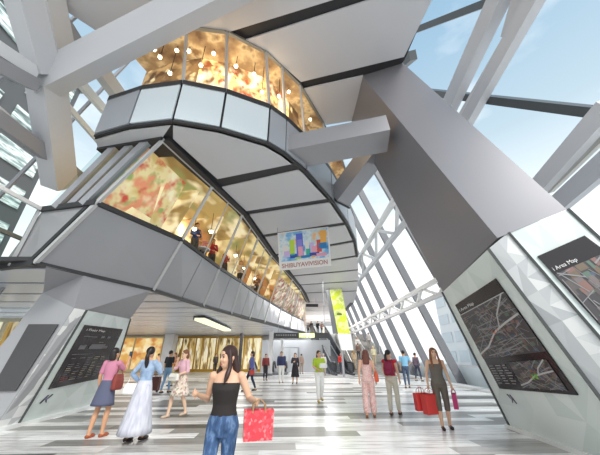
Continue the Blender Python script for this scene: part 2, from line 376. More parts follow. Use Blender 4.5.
DENIM = pat('worn_blue_denim', [(.3, '#2f4668'), (.5, '#42608a'), (.62, '#6985aa'), (.75, '#42608a')], 22, 'noise', .8, stretch=(1, 1, .4))
FLORAL = pat('floral_print', [(0, '#efe3d3'), (.45, '#d9c3b0'), (.62, '#f3eadf'), (.75, '#c99a93'), (.88, '#a3a38c')], 22, 'voronoi', .8)
PINKP = pat('pink_print', [(0, '#e6bdb6'), (.5, '#e9cdc5'), (.75, '#dba5a0')], 45, 'voronoi', .8)
REDP = pat('red_flowered_paper', [(0, '#d63a46'), (.4, '#e2525c'), (.62, '#ef8d8f'), (.72, '#d8404b')], 42, 'voronoi', .6)
LACE = pat('white_cotton', [(.3, '#b9bac8'), (.6, '#d6d6de')], 6, 'noise', .85, stretch=(3, 3, .4))
CHAMB = pat('chambray', [(.3, '#7f97b8'), (.6, '#a6bbd4')], 9, 'noise', .85)
PINKT = mat('#c9839b', .8); GREYB = mat('#5c6077', .85)
# foreground woman
w1 = person('woman in a black strapless top and blue jeans carrying a red flowered bag', None, -6, 1.60, pos=V((-.79, 3.4, 0)), sex='f', skin=0, arms=('waist', 'bent'), stride=.15, spread=.05, head=(-38, 4), hair=('long', '#3a2420'), top=('tube', '#2b2624', .97), bottom=('jeans', DENIM), shoes='#5a4638', face=True)
shopping_bag(w1.hands[1]+V((.03, -.01, .02)), math.radians(12), .28, .235, .12, REDP, 'red flowered paper bag held by the woman in the black top', mat('#a98a66', .7), .08)
# two women at the left board
w2 = person('woman in a pink shirt and grey-blue skirt photographing the information board', (94, 438), 172, 1.66, skin=1, arms=('phone', 'down'), stride=.06, head=(-12, -8), hair=('bob', '#241b1c'), top=('shirt', PINKT), bottom=('skirt', GREYB, .56, .12), shoes='#a8542f')
handbag(w2.wp((-.225, .0, .99)), w2.yaw+1.57, .26, .30, .1, mat('#8a3a30', .5), 'brown red shoulder bag of the woman in the pink shirt', w2.wp((-.17, .0, 1.385)))
ph = thing('phone', 'dark phone held up by the woman in the pink shirt', 'phone', w2.hands[0]+V((0, 0, .02)), w2.yaw); MB().box((0, -.02, .03), (.07, .012, .14)).build('case', BLACK, ph, local=True); MB().box((0, -.012, .03), (.06, .006, .12)).build('screen', mat('#33465a', .2), ph, local=True)
w3 = person('woman in a pale denim shirt and long white skirt with a black ponytail', (133, 441), 165, 1.68, skin=1, arms=('face', 'hip'), stride=.08, head=(20, -14), hair=('pony', '#1f1716'), top=('long', CHAMB, .9), bottom=('skirt', LACE, .12, .12), shoes='#3a2b28')
handbag(w3.wp((.30, .02, .86)), w3.yaw+.3, .28, .2, .12, mat('#eeeeee', .6), 'white handbag on the arm of the woman in the long white skirt', w3.wp((.295, .05, 1.15)))
# woman in floral dress
w4 = person('woman in a floral dress and pink cardigan walking with a white handbag', (176, 417), -38, 1.66, skin=2, arms=('face', 'hold'), stride=.20, head=(-6, 6), hair=('bob', '#7a4a30'), top=('mid', '#e6b8c4', 1.05), bottom=('skirt', FLORAL, .50, .14), shoes='#cbb39c', face=True, lod=0)
handbag(w4.hands[1]+V((.02, -.04, -.03)), w4.yaw+.2, .34, .18, .1, mat('#f1ece0', .6), 'cream clutch handbag held by the woman in the floral dress')
m5 = person('man in a black shirt and light jeans walking away near the orange shopfront', (164, 393), 160, 1.72, sex='m', skin=1, lod=1, arms=('strap', 'down'), stride=.12, hair=('short', '#1d1918'), top=('shirt', '#26282c'), bottom=('jeans', mat('#7fa3c4', .85)), shoes='#3a3a3c')
p = P(153.5, 392, z=0); suitcase(p.x, p.y, mat('#5a2f2a', .5), 'dark red suitcase behind the woman in the long white skirt')
person('woman with auburn hair in an orange top, partly behind the floral dress', (170, 386), -20, 1.66, skin=0, lod=1, hair=('bob', '#9a4f2c'), top=('shirt', '#d98a3e'), bottom=('trousers', '#c9b48a'), arms=('down', 'chest'))
w6 = person('woman in a violet blue jacket walking left with a red bag', (250, 391.5), -70, 1.70, skin=0, lod=1, arms=('down', 'down'), stride=.22, hair=('bob', '#33262a'), top=('jacket', '#6f74b4', .95), bottom=('jeans', '#2f3f58'), shoes='#22242a')
handbag(w6.wp((.24, -.02, .78)), w6.yaw+1.57, .26, .22, .1, mat('#c4463c', .5), 'red handbag carried by the woman in the violet jacket', w6.hands[1])
person('small figure in a dark red jacket beside the low escalators', (265, 380.5), 20, 1.62, skin=1, lod=2, hair=('short', '#2a2020'), top=('jacket', '#8c3b3a', .95), bottom=('jeans', '#3a3438'), arms=('down', 'down'))
m8 = person('man in a navy blazer and white trousers strolling forward', (281, 383), 8, 1.74, sex='m', skin=0, lod=1, arms=('down', 'swing_b'), stride=.10, hair=('short', '#3a2c26'), top=('jacket', '#383f66', .9), bottom=('trousers', '#ecebe8'), shoes='#8a7a6a', head=(0, 0))
w9 = person('woman in a black dress and shawl walking beside the man in the blazer', (295, 383.5), -10, 1.66, skin=0, lod=1, arms=('chest', 'down'), stride=.12, hair=('bob', '#2b2122'), top=('long', '#3a3640', .95), bottom=('skirt', '#26242a', .35, .1), shoes='#1f1d1f')
person('distant figure in beige behind the woman in the black dress', (301.5, 374), 170, 1.66, skin=0, lod=2, hair=('short', '#4a3a30'), top=('long', '#b89f92', .9), bottom=('trousers', '#a6988c'), arms=('down', 'down'), stride=.1)
w11 = person('woman in a lime green top and white trousers walking forward', (320, 402), 12, 1.68, skin=0, lod=1, arms=('hold', 'chest'), stride=.14, head=(10, 0), hair=('bob', '#4a2d20'), top=('shirt', '#b5cf3a', .92), bottom=('trousers', '#f4f3ef'), shoes='#b7a63c', face=True)
handbag(w11.hands[1]+V((.10, -.02, -.02)), .1, .30, .16, .09, mat('#f4f4f2', .6), 'white flat bag held by the woman in the lime green top')
person('person in a white shirt seen just behind the woman in lime green', None, 175, 1.68, pos=V((2.05, 26.5, 0)), z0=0, skin=1, lod=2, hair=('short', '#cfc7bd'), top=('long', '#efecea', .9), bottom=('trousers', '#c9b7a4'), arms=('down', 'down'))
person('person in a red jacket riding at the foot of the tall escalator', None, 8, 1.70, pos=V((3.62, 26.95, 0)), z0=.04, skin=0, lod=2, hair=('short', '#3a2a24'), top=('jacket', '#c8322c', .92), bottom=('jeans', '#3c4a58'), arms=('down', 'hold'))
w14 = person('woman seen from behind in a pale pink outfit with an orange bag', (371, 417.5), 168, 1.66, skin=0, arms=('down', 'down'), stride=.05, hair=('long', '#6b3a2c'), top=('tank', PINKP, .9), bottom=('wide', PINKP), shoes='#a4673f')
handbag(w14.wp((-.25, -.03, .97)), w14.yaw+1.57, .28, .26, .1, mat('#e2603c', .5), 'orange shoulder bag of the woman in pale pink', w14.wp((-.16, .0, 1.385)))
w15 = person('woman in a red vest and cream trousers wearing a red backpack', (395.5, 415), 148, 1.66, skin=0, arms=('down', 'swing_f'), stride=.08, head=(-20, 0), hair=('pony', '#1f1a1c'), top=('sleeveless', '#d0303e'), bottom=('trousers', '#dcd6c4'), shoes='#6a4a4a')
backpack(w15, mat('#8f1f45', .6), 'dark red backpack worn by the woman in cream trousers')
person('man in a light blue shirt and dark jeans seen from behind', (408, 388), 170, 1.76, sex='m', skin=1, lod=1, arms=('hip', 'down'), stride=.08, hair=('short', '#241c1a'), top=('shirt', '#8cc4e4', .93), bottom=('jeans', '#4a5a74'), shoes='#3a3a40')
person('person in dark clothes walking by the glass behind the light blue shirt', (419, 381.5), 120, 1.68, skin=1, lod=2, stride=.15, hair=('short', '#2a2222'), top=('long', '#6a5a66', .93), bottom=('jeans', '#3c3f52'), shoes='#2a2a2e')
def on_stairs(k): return 4.0*(k+1)/24
for x, k, lab, kw in ((4.95, 1, 'person in beige at the foot of the stairs beside the escalator', dict(yaw=180, hair=('long', '#b08a5c'), top=('long', '#d8bd9c', .9), bottom=('trousers', '#cdb79c'))),
                      (5.75, 5, 'person in grey brown climbing the stairs, middle of the flight', dict(yaw=175, hair=('short', '#4a3a32'), top=('long', '#8a6f62', .9), bottom=('jeans', '#4c4a50'))),
                      (6.1, 9, 'person in white coming down the stairs', dict(yaw=0, hair=('short', '#3a2e2a'), top=('long', '#e6e2df', .9), bottom=('trousers', '#77797f'))),
                      (7.6, 12, 'person in pale grey high on the stairs by the glass', dict(yaw=180, hair=('short', '#5a4a40'), top=('long', '#b8b2ae', .9), bottom=('trousers', '#8a8480'))),
                      (7.0, 3, 'person in a straw hat colour top low on the stairs by the glass', dict(yaw=170, hair=('bob', '#c8b48a'), top=('long', '#d9cfae', .9), bottom=('trousers', '#b8a98e')))):
    yw = kw.pop('yaw'); person(lab, None, yw, 1.66, pos=V((x, 27.2+.45*k+.22, 0)), z0=on_stairs(k), lod=2, skin=1, arms=('down', 'swing_f'), shoes='#4a4440', **kw)
w23 = person('woman in a brown grey tank top and cropped trousers carrying bags in both hands', (447, 429), -12, 1.68, skin=0, arms=('bag', 'bag'), stride=.07, head=(8, 0), hair=('verylong', '#8a5638'), top=('tank', '#6d655c', .88), bottom=('capri', '#6b6257'), shoes='#3a2422', face=True)
RED = mat('#d9413c', .55)
shopping_bag(w23.hands[0]+V((-.02, -.0, .02)), .35, .40, .40, .16, RED, 'larger red paper bag held by the woman in the brown tank top', mat('#c23430', .55), .12)
shopping_bag(w23.hands[0]+V((-.16, .17, .02)), .2, .34, .36, .13, RED, 'smaller red paper bag just behind the larger one', mat('#b92f30', .55), .12)
shopping_bag(w23.hands[1]+V((.02, -.0, .02)), 1.05, .26, .30, .09, mat('#d8367c', .5), 'narrow magenta paper bag in her other hand', mat('#b92a68', .5), .1)
for x, y, lab, tp in ((1.5, 38.6, 'dark haired person on the landing, left of the escalator top', '#3c3a40'), (3.0, 39.6, 'person in a pinkish top on the upper landing', '#b88a86'), (2.35, 38.5, 'person in black at the top of the tall escalator', '#2c2b30'), (1.15, 40.5, 'person in grey on the upper landing by the patterned wall', '#7d7b80')):
    person(lab, None, 10, 1.68, pos=V((x, y, 0)), z0=4.0, lod=2, skin=1, hair=('short', '#2c2422'), top=('long', tp, .9), bottom=('jeans', '#3a3a40'), arms=('down', 'hold'))
# guests in the lower gallery
for (u, v), yw, tp, hr, lab in (((197, 234), 60, '#2b3a6a', '#1c1818', 'guest in a navy top in the lower gallery, nearest the mural'), ((213.5, 249), 40, '#b8343c', '#3a2420', 'guest in a red top in the lower gallery'), ((205.5, 243), -30, '#c98a8a', '#2a2020', 'guest in a pink top leaning beside the guest in red'),
                          ((241, 269), 20, '#ded6cc', '#4a3426', 'guest in white in the middle of the lower gallery'), ((226, 259), 70, '#a8504a', '#2c201c', 'guest in rust brown between the gallery tables'), ((257, 282), 0, '#7a5a4a', '#2c201c', 'guest in brown at the far end of the lower gallery')):
    p = P(u, v, z=6.08); person(lab, None, yw, 1.66, pos=V((p.x, p.y-.1, 0)), z0=4.88, lod=2, skin=1, hair=('bob', hr), top=('long', tp, .9), bottom=('trousers', '#4a4440'), arms=('hold', 'chest'))
person('figure in dark clothes in front of the gold shopfront', (214, 374.5), 30, 1.68, skin=1, lod=2, stride=.2, hair=('short', '#2a2220'), top=('long', '#4a4038', .9), bottom=('jeans', '#33302e'), arms=('swing_f', 'swing_b'))
person('figure in a pale coat in front of the orange shopfront', (155, 375), 150, 1.68, skin=1, lod=2, hair=('short', '#5a4230'), top=('jacket', '#d8c8a8', .85), bottom=('trousers', '#a8987c'), arms=('down', 'down'))
# ================================================================== world and light
w = bpy.data.worlds.new('sky'); bpy.context.scene.world = w; w.use_nodes = True; nt = w.node_tree
bg = nt.nodes['Background']; tc = nt.nodes.new('ShaderNodeTexCoord'); sp = nt.nodes.new('ShaderNodeSeparateXYZ')
nt.links.new(tc.outputs['Generated'], sp.inputs[0])
rp = ramp(nt, [(0, '#dfe2e2'), (.16, '#fbfdfe'), (.40, '#d3dde3'), (.58, '#a9bdc9'), (.85, '#85a5bd'), (1, '#789ab5')])
nt.links.new(sp.outputs['Z'], rp.inputs['Fac'])
mp = nt.nodes.new('ShaderNodeMapping'); mp.inputs['Scale'].default_value = (1.2, 1.2, 3.2); nt.links.new(tc.outputs['Generated'], mp.inputs['Vector'])
nz = nt.nodes.new('ShaderNodeTexNoise'); nz.inputs['Scale'].default_value = 2.2; nz.inputs['Detail'].default_value = 6; nt.links.new(mp.outputs['Vector'], nz.inputs['Vector'])
cr = ramp(nt, [(.5, (0, 0, 0)), (.75, (.8, .8, .8))]); nt.links.new(nz.outputs['Fac'], cr.inputs['Fac'])
mx = nt.nodes.new('ShaderNodeMixRGB'); mx.inputs[2].default_value = (1, 1, 1, 1)
nt.links.new(cr.outputs['Color'], mx.inputs[0]); nt.links.new(rp.outputs['Color'], mx.inputs[1]); nt.links.new(mx.outputs[0], bg.inputs['Color'])
bg.inputs['Strength'].default_value = 1.05
vs = bpy.context.scene.view_settings; vs.view_transform = 'Standard'; vs.exposure = .56; vs.look = 'None'
def light(name, typ, loc, energy, size=1., size_y=None, rot=(0, 0, 0), col=(1, 1, 1)):
    l = bpy.data.lights.new(name, typ); l.energy = energy; l.color = col
    if typ == 'AREA':
        l.size = size
        if size_y: l.shape = 'RECTANGLE'; l.size_y = size_y
    elif typ == 'SUN': l.angle = size
    else: l.shadow_soft_size = size
    o = bpy.data.objects.new(name, l); C.objects.link(o); o.location = loc; o.rotation_euler = rot; return o
light('sun', 'SUN', (0, 0, 40), 1.8, .35, rot=(math.radians(48), 0, math.radians(28)), col=(1, .97, .92))

# ================================================================== floor
def floor_material():
    m, nt, b, N, L = nodes('striped_stone_planks')
    tc = N('ShaderNodeTexCoord'); mp = N('ShaderNodeMapping'); mp.inputs['Rotation'].default_value = (0, 0, math.radians(-3)); L(tc.outputs['Object'], mp.inputs['Vector'])
    sx = N('ShaderNodeSeparateXYZ'); L(mp.outputs['Vector'], sx.inputs[0])
    def M(op, a, bb=None):
        n = N('ShaderNodeMath'); n.operation = op
        for i, q in enumerate((a, bb)):
            if q is None: continue
            if isinstance(q, (int, float)): n.inputs[i].default_value = q
            else: L(q, n.inputs[i])
        return n.outputs[0]
    yw = M('DIVIDE', sx.outputs['Y'], .42); row = M('FLOOR', yw)
    wn = N('ShaderNodeTexWhiteNoise'); wn.noise_dimensions = '1D'; L(row, wn.inputs['W'])
    xl = M('ADD', M('DIVIDE', sx.outputs['X'], 3.4), M('MULTIPLY', wn.outputs['Value'], 7.3)); col = M('FLOOR', xl)
    cb = N('ShaderNodeCombineXYZ'); L(col, cb.inputs[0]); L(row, cb.inputs[1])
    w2 = N('ShaderNodeTexWhiteNoise'); w2.noise_dimensions = '2D'; L(cb.outputs[0], w2.inputs['Vector'])
    r = ramp(nt, [(0, '#f8f7f5'), (.40, '#e2e0dd'), (.60, '#bdbab6'), (.74, '#8f8c88'), (.86, '#64615e'), (.94, '#454240')], True)
    L(w2.outputs['Value'], r.inputs['Fac'])
    m2 = N('ShaderNodeMapping'); m2.inputs['Scale'].default_value = (.7, 5, 1); L(tc.outputs['Object'], m2.inputs['Vector'])
    nz = N('ShaderNodeTexNoise'); nz.inputs['Scale'].default_value = 1.7; nz.inputs['Detail'].default_value = 6; nz.inputs['Roughness'].default_value = .7; L(m2.outputs['Vector'], nz.inputs['Vector'])
    r2 = ramp(nt, [(.3, '#8a8783'), (.52, '#ffffff')]); L(nz.outputs['Fac'], r2.inputs['Fac'])
    mx = N('ShaderNodeMixRGB'); mx.blend_type = 'MULTIPLY'; mx.inputs[0].default_value = .75; L(r.outputs['Color'], mx.inputs[1]); L(r2.outputs['Color'], mx.inputs[2])
    fy = M('FRACT', yw); gap = M('LESS_THAN', fy, .035)
    mg = N('ShaderNodeMixRGB'); mg.inputs[2].default_value = lin('#77736f'); L(gap, mg.inputs[0]); L(mx.outputs[0], mg.inputs[1])
    L(mg.outputs[0], b.inputs['Base Color']); b.inputs['Roughness'].default_value = .28; return m
struct(MB().slab([(-26, -7, 0), (26, -7, 0), (26, 62, 0), (-26, 62, 0)], (0, 0, -.2)).build('floor', floor_material()))
struct(MB().slab([(26, -40, -.05), (120, -40, -.05), (120, 120, -.05), (26, 120, -.05)], (0, 0, -.2)).build('ground', mat('#d9dad8', .8)))
struct(MB().slab([(-120, -40, -.05), (-26, -40, -.05), (-26, 120, -.05), (-120, 120, -.05)], (0, 0, -.2)).build('ground', mat('#d0d2d0', .8)))

# ================================================================== lower gallery (first floor) front
ZB, ZM, ZT = 3.5, 5.0, 6.9
stn = [((35, 263), (97, 203), (164, 139)), ((153, 290), (182, 240), (213, 185)), ((203, 306), (219.5, 268), (243, 213)),
       ((231, 314), (241, 282), (259, 236)), ((249, 319.5), (257, 294), (272, 254)), ((264, 323), (270, 302), (283, 267)),
       ((277, 326.5), (281, 309), (293, 278)), ((290, 330), (292, 315.5), (301, 288)), ((305, 333.5), (304, 321), (308, 302))]
ST = [(P(*a, z=ZB), P(*b, z=ZM), P(*c, z=ZT)) for a, b, c in stn]
SPAN = mat('#a6a7ab', .25, .15); SOFF = mat('#d2d2d5', .42)
def slabwall(mb, q, th=.06, mi=0):
    n = qn(q, V((3, 5, 1))); mb.slab([p for p in q], -n*th, mi)
wl = MB()
for i in range(len(ST)-1):
    b0, m0, _ = ST[i]; b1, m1, _ = ST[i+1]
    wl.slab([b0+V((-.15, 0, 0)), b1+V((-.15, 0, 0)), m1+V((-.15, 0, 0)), m0+V((-.15, 0, 0))], (-.12, .02, 0))
struct(wl.build('wall_left', DARK)); WL = bpy.data.objects['wall_left']
def shrink(q, ks, kt): return [bil(q, s, t) for s, t in ((ks, kt), (1-ks, kt), (1-ks, 1-kt), (ks, 1-kt))]
for i in range(len(ST)-1):
    b0, m0, _ = ST[i]; b1, m1, _ = ST[i+1]
    n = 1 if i == 0 else 2
    q0 = [b0, b1, m1, m0]
    for k in range(n):
        q = [bil(q0, k/n, 0), bil(q0, (k+1)/n, 0), bil(q0, (k+1)/n, 1), bil(q0, k/n, 1)]
        mb = MB(); slabwall(mb, shrink(q, .012, .02), .08); mb.build('spandrel_panel', SPAN, WL)
for j, nm in ((0, 'bottom_trim'), (1, 'sill_rail')):
    mb = MB()
    for i in range(len(ST)-1): mb.beam(ST[i][j], ST[i+1][j], .1, .12 if j else .09)
    mb.build(nm, DARK, WL)
mb = MB()
for i in range(len(ST)-1): mb.beam(ST[i][2]+V((.02, 0, -.02)), ST[i+1][2]+V((.02, 0, -.02)), .3, .12)
mb.build('head_trim', DARK, WL)
# glazed bays
for i in range(len(ST)-1):
    _, m0, t0 = ST[i]; _, m1, t1 = ST[i+1]
    g = struct(MB().beam(t0.lerp(m0, .03), t1.lerp(m1, .03), .05, .07).build('window_%d' % (i+1), FRAME))
    mb = MB().beam(ST[i][0], ST[i][1], .09, .09); mb.beam(m0, t0, .08, .08); mb.build('mullion', FRAME, g)
    if i in (1, 2, 3): MB().beam((m0+m1)/2, (t0+t1)/2, .035, .035).build('mullion', FRAME, g)
# end wall of the lower gallery and the glazing going off to the left
eb, em, et = P(0, 268, z=ZB), P(43, 210, z=ZM), P(100, 150, z=ZT)
we = struct(MB().slab(shrink([eb, ST[0][0], ST[0][1], em], .0, .0), (0, .12, 0)).build('wall_left', mat('#a9a8aa', .25, .15)))
mb = MB().beam(em, ST[0][1], .14, .14); mb.build('sill_rail', DARK, we); mb = MB().beam(eb, ST[0][0], .12, .12); mb.build('bottom_trim', DARK, we)
MB().beam(et, ST[0][2], .2, .14).build('head_trim', DARK, we)
MB().beam(bil([eb, ST[0][0], ST[0][1], em], .34, 0)+V((0, -.05, 0)), em+V((-.05, -.05, 0)), .07, .07).build('mullion', FRAME, we)
g = struct(MB().poly([em, ST[0][1], ST[0][2], et]).build('window_9', GLASSG))
for k in range(1, 4):
    MB().beam(em.lerp(ST[0][1], k/4), et.lerp(ST[0][2], k/4), .16 if k != 2 else .09, .2).build('mullion', SPAN, g)
fb, fm = P(-60, 275, z=ZB), P(-40, 166, z=ZM)
g = struct(MB().poly([fb, eb, em, fm]).build('window_10', GLASSG)); MB().beam(fm, em, .07, .09).build('mullion', WHITE, g); MB().beam(fb, eb, .07, .09).build('mullion', DARK, g)

# interior of the lower gallery
WARM = blotch('warm_lit_interior', '#b39358', [('#7d6238', .5, .7), ('#ecdcaa', .54, 1.1), ('#b07a4c', .58, 1.2), ('#fff3cf', .6, .9), ('#6b5030', .62, 1.6)], .42, (1.2, .6, 1.2))  # lamplit look of the rooms painted into these wall colours and emission
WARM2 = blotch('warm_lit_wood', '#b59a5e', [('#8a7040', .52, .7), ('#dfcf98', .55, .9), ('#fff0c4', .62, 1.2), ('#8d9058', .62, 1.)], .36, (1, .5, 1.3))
inn = [V((min(b.x, m.x)-(.25 if i < 5 else 1.1), b.y+.1, b.z)) for i, (b, m, _) in enumerate(ST)]
fl = MB(); poly = [V((p.x, p.y, 3.62)) for p in inn]+[V((-8, inn[-1].y, 3.62)), V((-11, 20, 3.62)), V((-8.5, 8.5, 3.62))]
struct(fl.slab(poly, (0, 0, 1.26)).build('floor', mat('#a68a5e', .5)))
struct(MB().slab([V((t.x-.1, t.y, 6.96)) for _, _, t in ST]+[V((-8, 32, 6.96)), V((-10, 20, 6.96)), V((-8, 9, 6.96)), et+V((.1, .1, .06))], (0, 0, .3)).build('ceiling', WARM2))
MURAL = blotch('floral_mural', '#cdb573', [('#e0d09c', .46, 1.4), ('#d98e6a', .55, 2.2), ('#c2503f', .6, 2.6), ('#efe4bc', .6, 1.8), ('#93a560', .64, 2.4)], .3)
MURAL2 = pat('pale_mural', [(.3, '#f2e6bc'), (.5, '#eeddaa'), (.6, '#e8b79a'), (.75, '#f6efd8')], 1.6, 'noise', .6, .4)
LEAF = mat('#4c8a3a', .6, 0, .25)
def inset(p, d): return V((p.x-d, p.y+d*.25, p.z))
m0, m1, t0, t1 = ST[0][1], ST[1][1], ST[0][2], ST[1][2]
q = [inset(V((m0.x-.42, m0.y+.22, 4.85)), 0), inset(V((m1.x-.9, m1.y-.1, 4.85)), 0), inset(V((t1.x-.9, t1.y-.1, 6.9)), 0), inset(V((t0.x-.6, t0.y+.35, 6.9)), 0)]
mu = thing('mural_wall', 'large mural of red and yellow blossoms behind the first bay of the lower gallery', 'mural', (q[0]+q[1])/2)
MB().slab(q, (-.1, .05, 0)).build('mural_panel', MURAL, mu)
mb = MB(); nq = qn(q, V((3, 5, 4)))
mb.poly([bil(q, *p)+nq*.03 for p in ((.3, .03), (.8, .03), (.62, .8))], 0); mb.build('pale_triangle', MURAL2, mu)
mb = MB()
for k in range(26):
    s, t = .72+random.random()*.25, .05+random.random()*.2; a = random.random()*6; r = .05
    mb.poly([bil(q, s+r*math.cos(a), t+r*math.sin(a))+nq*.05, bil(q, s+.012*math.cos(a+1.57), t+.012*math.sin(a+1.57))+nq*.05, bil(q, s-.012, t)+nq*.05])
mb.build('painted_leaves', LEAF, mu)
bwp = [V((p.x-2.2, p.y+.8, 4.9)) for p in [x[0] for x in ST[1:]]]
bw = MB()
for a, b in zip(bwp, bwp[1:]): bw.slab([a, b, b+V((0, 0, 2.3)), a+V((0, 0, 2.3))], (-.15, 0, 0))
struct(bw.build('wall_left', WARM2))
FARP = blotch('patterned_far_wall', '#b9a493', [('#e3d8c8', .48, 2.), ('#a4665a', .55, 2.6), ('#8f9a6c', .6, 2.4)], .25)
fq = [V((ST[6][1].x-.9, ST[6][1].y, 4.9)), V((ST[8][1].x-.25, ST[8][1].y+.2, 4.9)), V((ST[8][2].x-.25, ST[8][2].y+.2, 6.95)), V((ST[6][2].x-.9, ST[6][2].y, 6.95))]
struct(MB().slab(fq, (-.1, .05, 0)).build('wall_left', FARP))
# partition walls dividing the bays
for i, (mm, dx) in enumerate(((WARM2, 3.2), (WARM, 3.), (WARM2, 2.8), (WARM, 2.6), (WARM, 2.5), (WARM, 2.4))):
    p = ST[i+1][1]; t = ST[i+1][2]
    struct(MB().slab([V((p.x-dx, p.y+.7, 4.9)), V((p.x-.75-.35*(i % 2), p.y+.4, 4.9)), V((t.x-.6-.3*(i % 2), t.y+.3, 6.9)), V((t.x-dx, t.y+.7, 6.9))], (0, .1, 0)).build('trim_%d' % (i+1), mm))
BULB = mat('#fff0c0', .4, 0, 9.)
def pendant(x, y, zt, L, label, group, r=.11):
    t = thing('pendant_lamp', label, 'lamp', (x, y, zt-L), 0, group)
    MB().tube([(x, y, zt), (x, y, zt-L+.05)], .012, 6).build('cord', DARK, t)
    MB().rings([(zt-L+.06, r*.25, r*.25, x, y), (zt-L-.02, r*.9, r*.9, x, y), (zt-L-.06, r, r, x, y)], 12).build('lamp_shade', FRAME, t)
    MB().ball((x, y, zt-L-.08), r*.75, 10, 6).build('bulb', BULB, t, True)
for i, (u, v) in enumerate(((211, 221), (228, 224), (250, 250), (256, 264), (266, 275))):
    p = P(u, v, z=6.2); p = V((p.x-.8, p.y+.5, 0)); pendant(p.x, p.y, 6.93, .75, 'small glowing pendant lamp hanging inside the lower gallery', 'lower gallery pendant lamps')
for i in range(1, 7):
    a = ST[i][1]; b = ST[i+1][1]; c = (a+b)/2
    light('gallery_light', 'POINT', (c.x-1.6, c.y+.6, 6.5), 20, .3, col=(1, .88, .68))
light('gallery_light', 'POINT', ((m0.x+m1.x)/2-.3, (m0.y+m1.y)/2, 6.2), 6, .2, col=(1, .88, .65))
# dining tables
def table(x, y, lab):
    t = thing('dining_table', lab, 'table', (x, y, 4.88), 0)
    MB().rings([(5.60, .38, .38, x, y), (5.64, .4, .4, x, y), (5.65, .38, .38, x, y)], 20).build('tabletop', WHITE, t)
    MB().tube([(x, y, 4.9), (x, y, 5.60)], .035).build('pedestal', DARK, t); MB().rings([(4.88, .25, .25, x, y), (4.92, .2, .2, x, y)], 16).build('base', DARK, t)
for (u, v), lab in (((208, 246), 'round white cafe table in the lower gallery, nearest the mural'), ((232, 265), 'round white cafe table in the middle of the lower gallery'), ((253, 282), 'round white cafe table at the far end of the lower gallery')):
    p = P(u, v, z=5.66); table(p.x-.4, p.y+(.3 if u < 220 else 1.15), lab)

# ================================================================== ground floor ceiling under the gallery
cb = [b for b, _, _ in ST]
struct(MB().slab([V((p.x+.05, p.y, 3.56)) for p in cb]+[V((-2, 33, 3.56)), V((-25, 33, 3.56)), V((-25, 6.3, 3.56))], (0, 0, .1)).build('ceiling', DARK))
CE = bpy.data.objects['ceiling.001']
def curve_x(pts, y):
    for a, b in zip(pts, pts[1:]):
        if a.y <= y <= b.y: return a.x+(b.x-a.x)*(y-a.y)/(b.y-a.y)
    return pts[0].x if y < pts[0].y else pts[-1].x
y = 6.9
while y < 32:
    y1 = min(y+1.62, 32.3)
    MB().slab([(-24, y, 3.53), (curve_x(cb, y)-.12, y, 3.53), (curve_x(cb, y1-.2)-.12, y1-.2, 3.53), (-24, y1-.2, 3.53)], (0, 0, .04)).build('ceiling_panel', mat('#d0d7e4', .25), CE)
    y = y1
for (a, b, lab) in (((199, 318), (227, 329.5), 'long glowing white light box under the gallery ceiling, above the gold shopfront'),):
    p, q2 = P(*a, z=3.38), P(*b, z=3.38); L = (q2-p).length
    t = thing('ceiling_light', lab, 'ceiling light', ((p+q2)/2))
    MB().beam(p, q2, .62, .2).build('frame', DARK, t); MB().beam(p+V((.04, .0, -.06)), q2+V((.04, 0, -.06)), .56, .14).build('diffuser', mat('#f3f0d4', .5, 0, .55), t)
for x, y, e in ((-10, 14, 130), (-10, 21, 150), (-5, 27, 150), (-16, 24, 150)):
    light('fill_light', 'AREA', (x, y, 3.5), e*.8, 1.2, 5, col=(1, .98, .94))  # added fill lamps for the space under the gallery, no real fixtures

# ================================================================== upper gallery soffit and front
Z3 = 6.9; ZR = 8.3; ZC = 10.5
edge_px = [(60, 150), (95, 137), (130, 127), (173, 122), (220, 130), (267, 144), (284, 154), (305, 171), (331, 200), (347, 223.5), (355, 241), (357.5, 257), (358.5, 275), (357, 291), (354, 303)]
ED = [P(*p, z=Z3) for p in edge_px]
inn_px = [(164, 139), (213, 185), (243, 213), (260, 236), (273, 255), (284, 267), (291, 276), (298, 285), (304, 293), (308, 302)]
out_px = [(173, 122), (298, 167), (331, 200.5), (347, 223.5), (355, 241), (357.3, 256), (358.3, 270), (358.3, 281), (357, 291), (354, 303)]
IN = [P(*p, z=Z3) for p in inn_px]; OU = [P(*p, z=Z3) for p in out_px]
slabp = [V((p.x, p.y, Z3+.05)) for p in ED[1:]]+[V((6.6, 58, Z3+.05)), V((0, 58, Z3+.05))]+[V((p.x-.3, p.y, Z3+.05)) for p in reversed(IN[1:])]+[IN[0]+V((-.1, .8, .05)), et+V((.1, .5, .05))]
struct(MB().slab(slabp, (0, 0, .25)).build('ceiling', DARK)); CS = bpy.data.objects['ceiling.002']
def cpanel(pts, z=Z3, th=.04, m=SOFF, par=None): MB().slab([V((p.x, p.y, z)) for p in pts], (0, 0, th)).build('ceiling_panel', m, par or CS)
def gapq(i, g0, g1):
    a, b, c, d = IN[i], OU[i], OU[i+1], IN[i+1]
    du = (d-a).normalized(); dv = (c-b).normalized(); return [a+du*g0, b+dv*g0, c-dv*g1, d-du*g1]
a, b, c, d = IN[0], OU[0], OU[1], IN[1]
cpanel([IN[0]+V((.25, 0, 0)), ED[3], ED[4], ED[5], ED[6], OU[1]-(OU[1]-ED[6]).normalized()*.2, IN[1]+V((.25, -.35, 0))])
cpanel([ED[1], ED[2], ED[3], IN[0]+V((-.02, -.05, 0)), et+V((0, -.1, 0))])
for i in range(1, len(IN)-1):
    q = gapq(i, .17, .17); q[0] += V((.22, 0, 0)); q[3] += V((.22, 0, 0)); cpanel(q)
y = IN[-1].y+.3
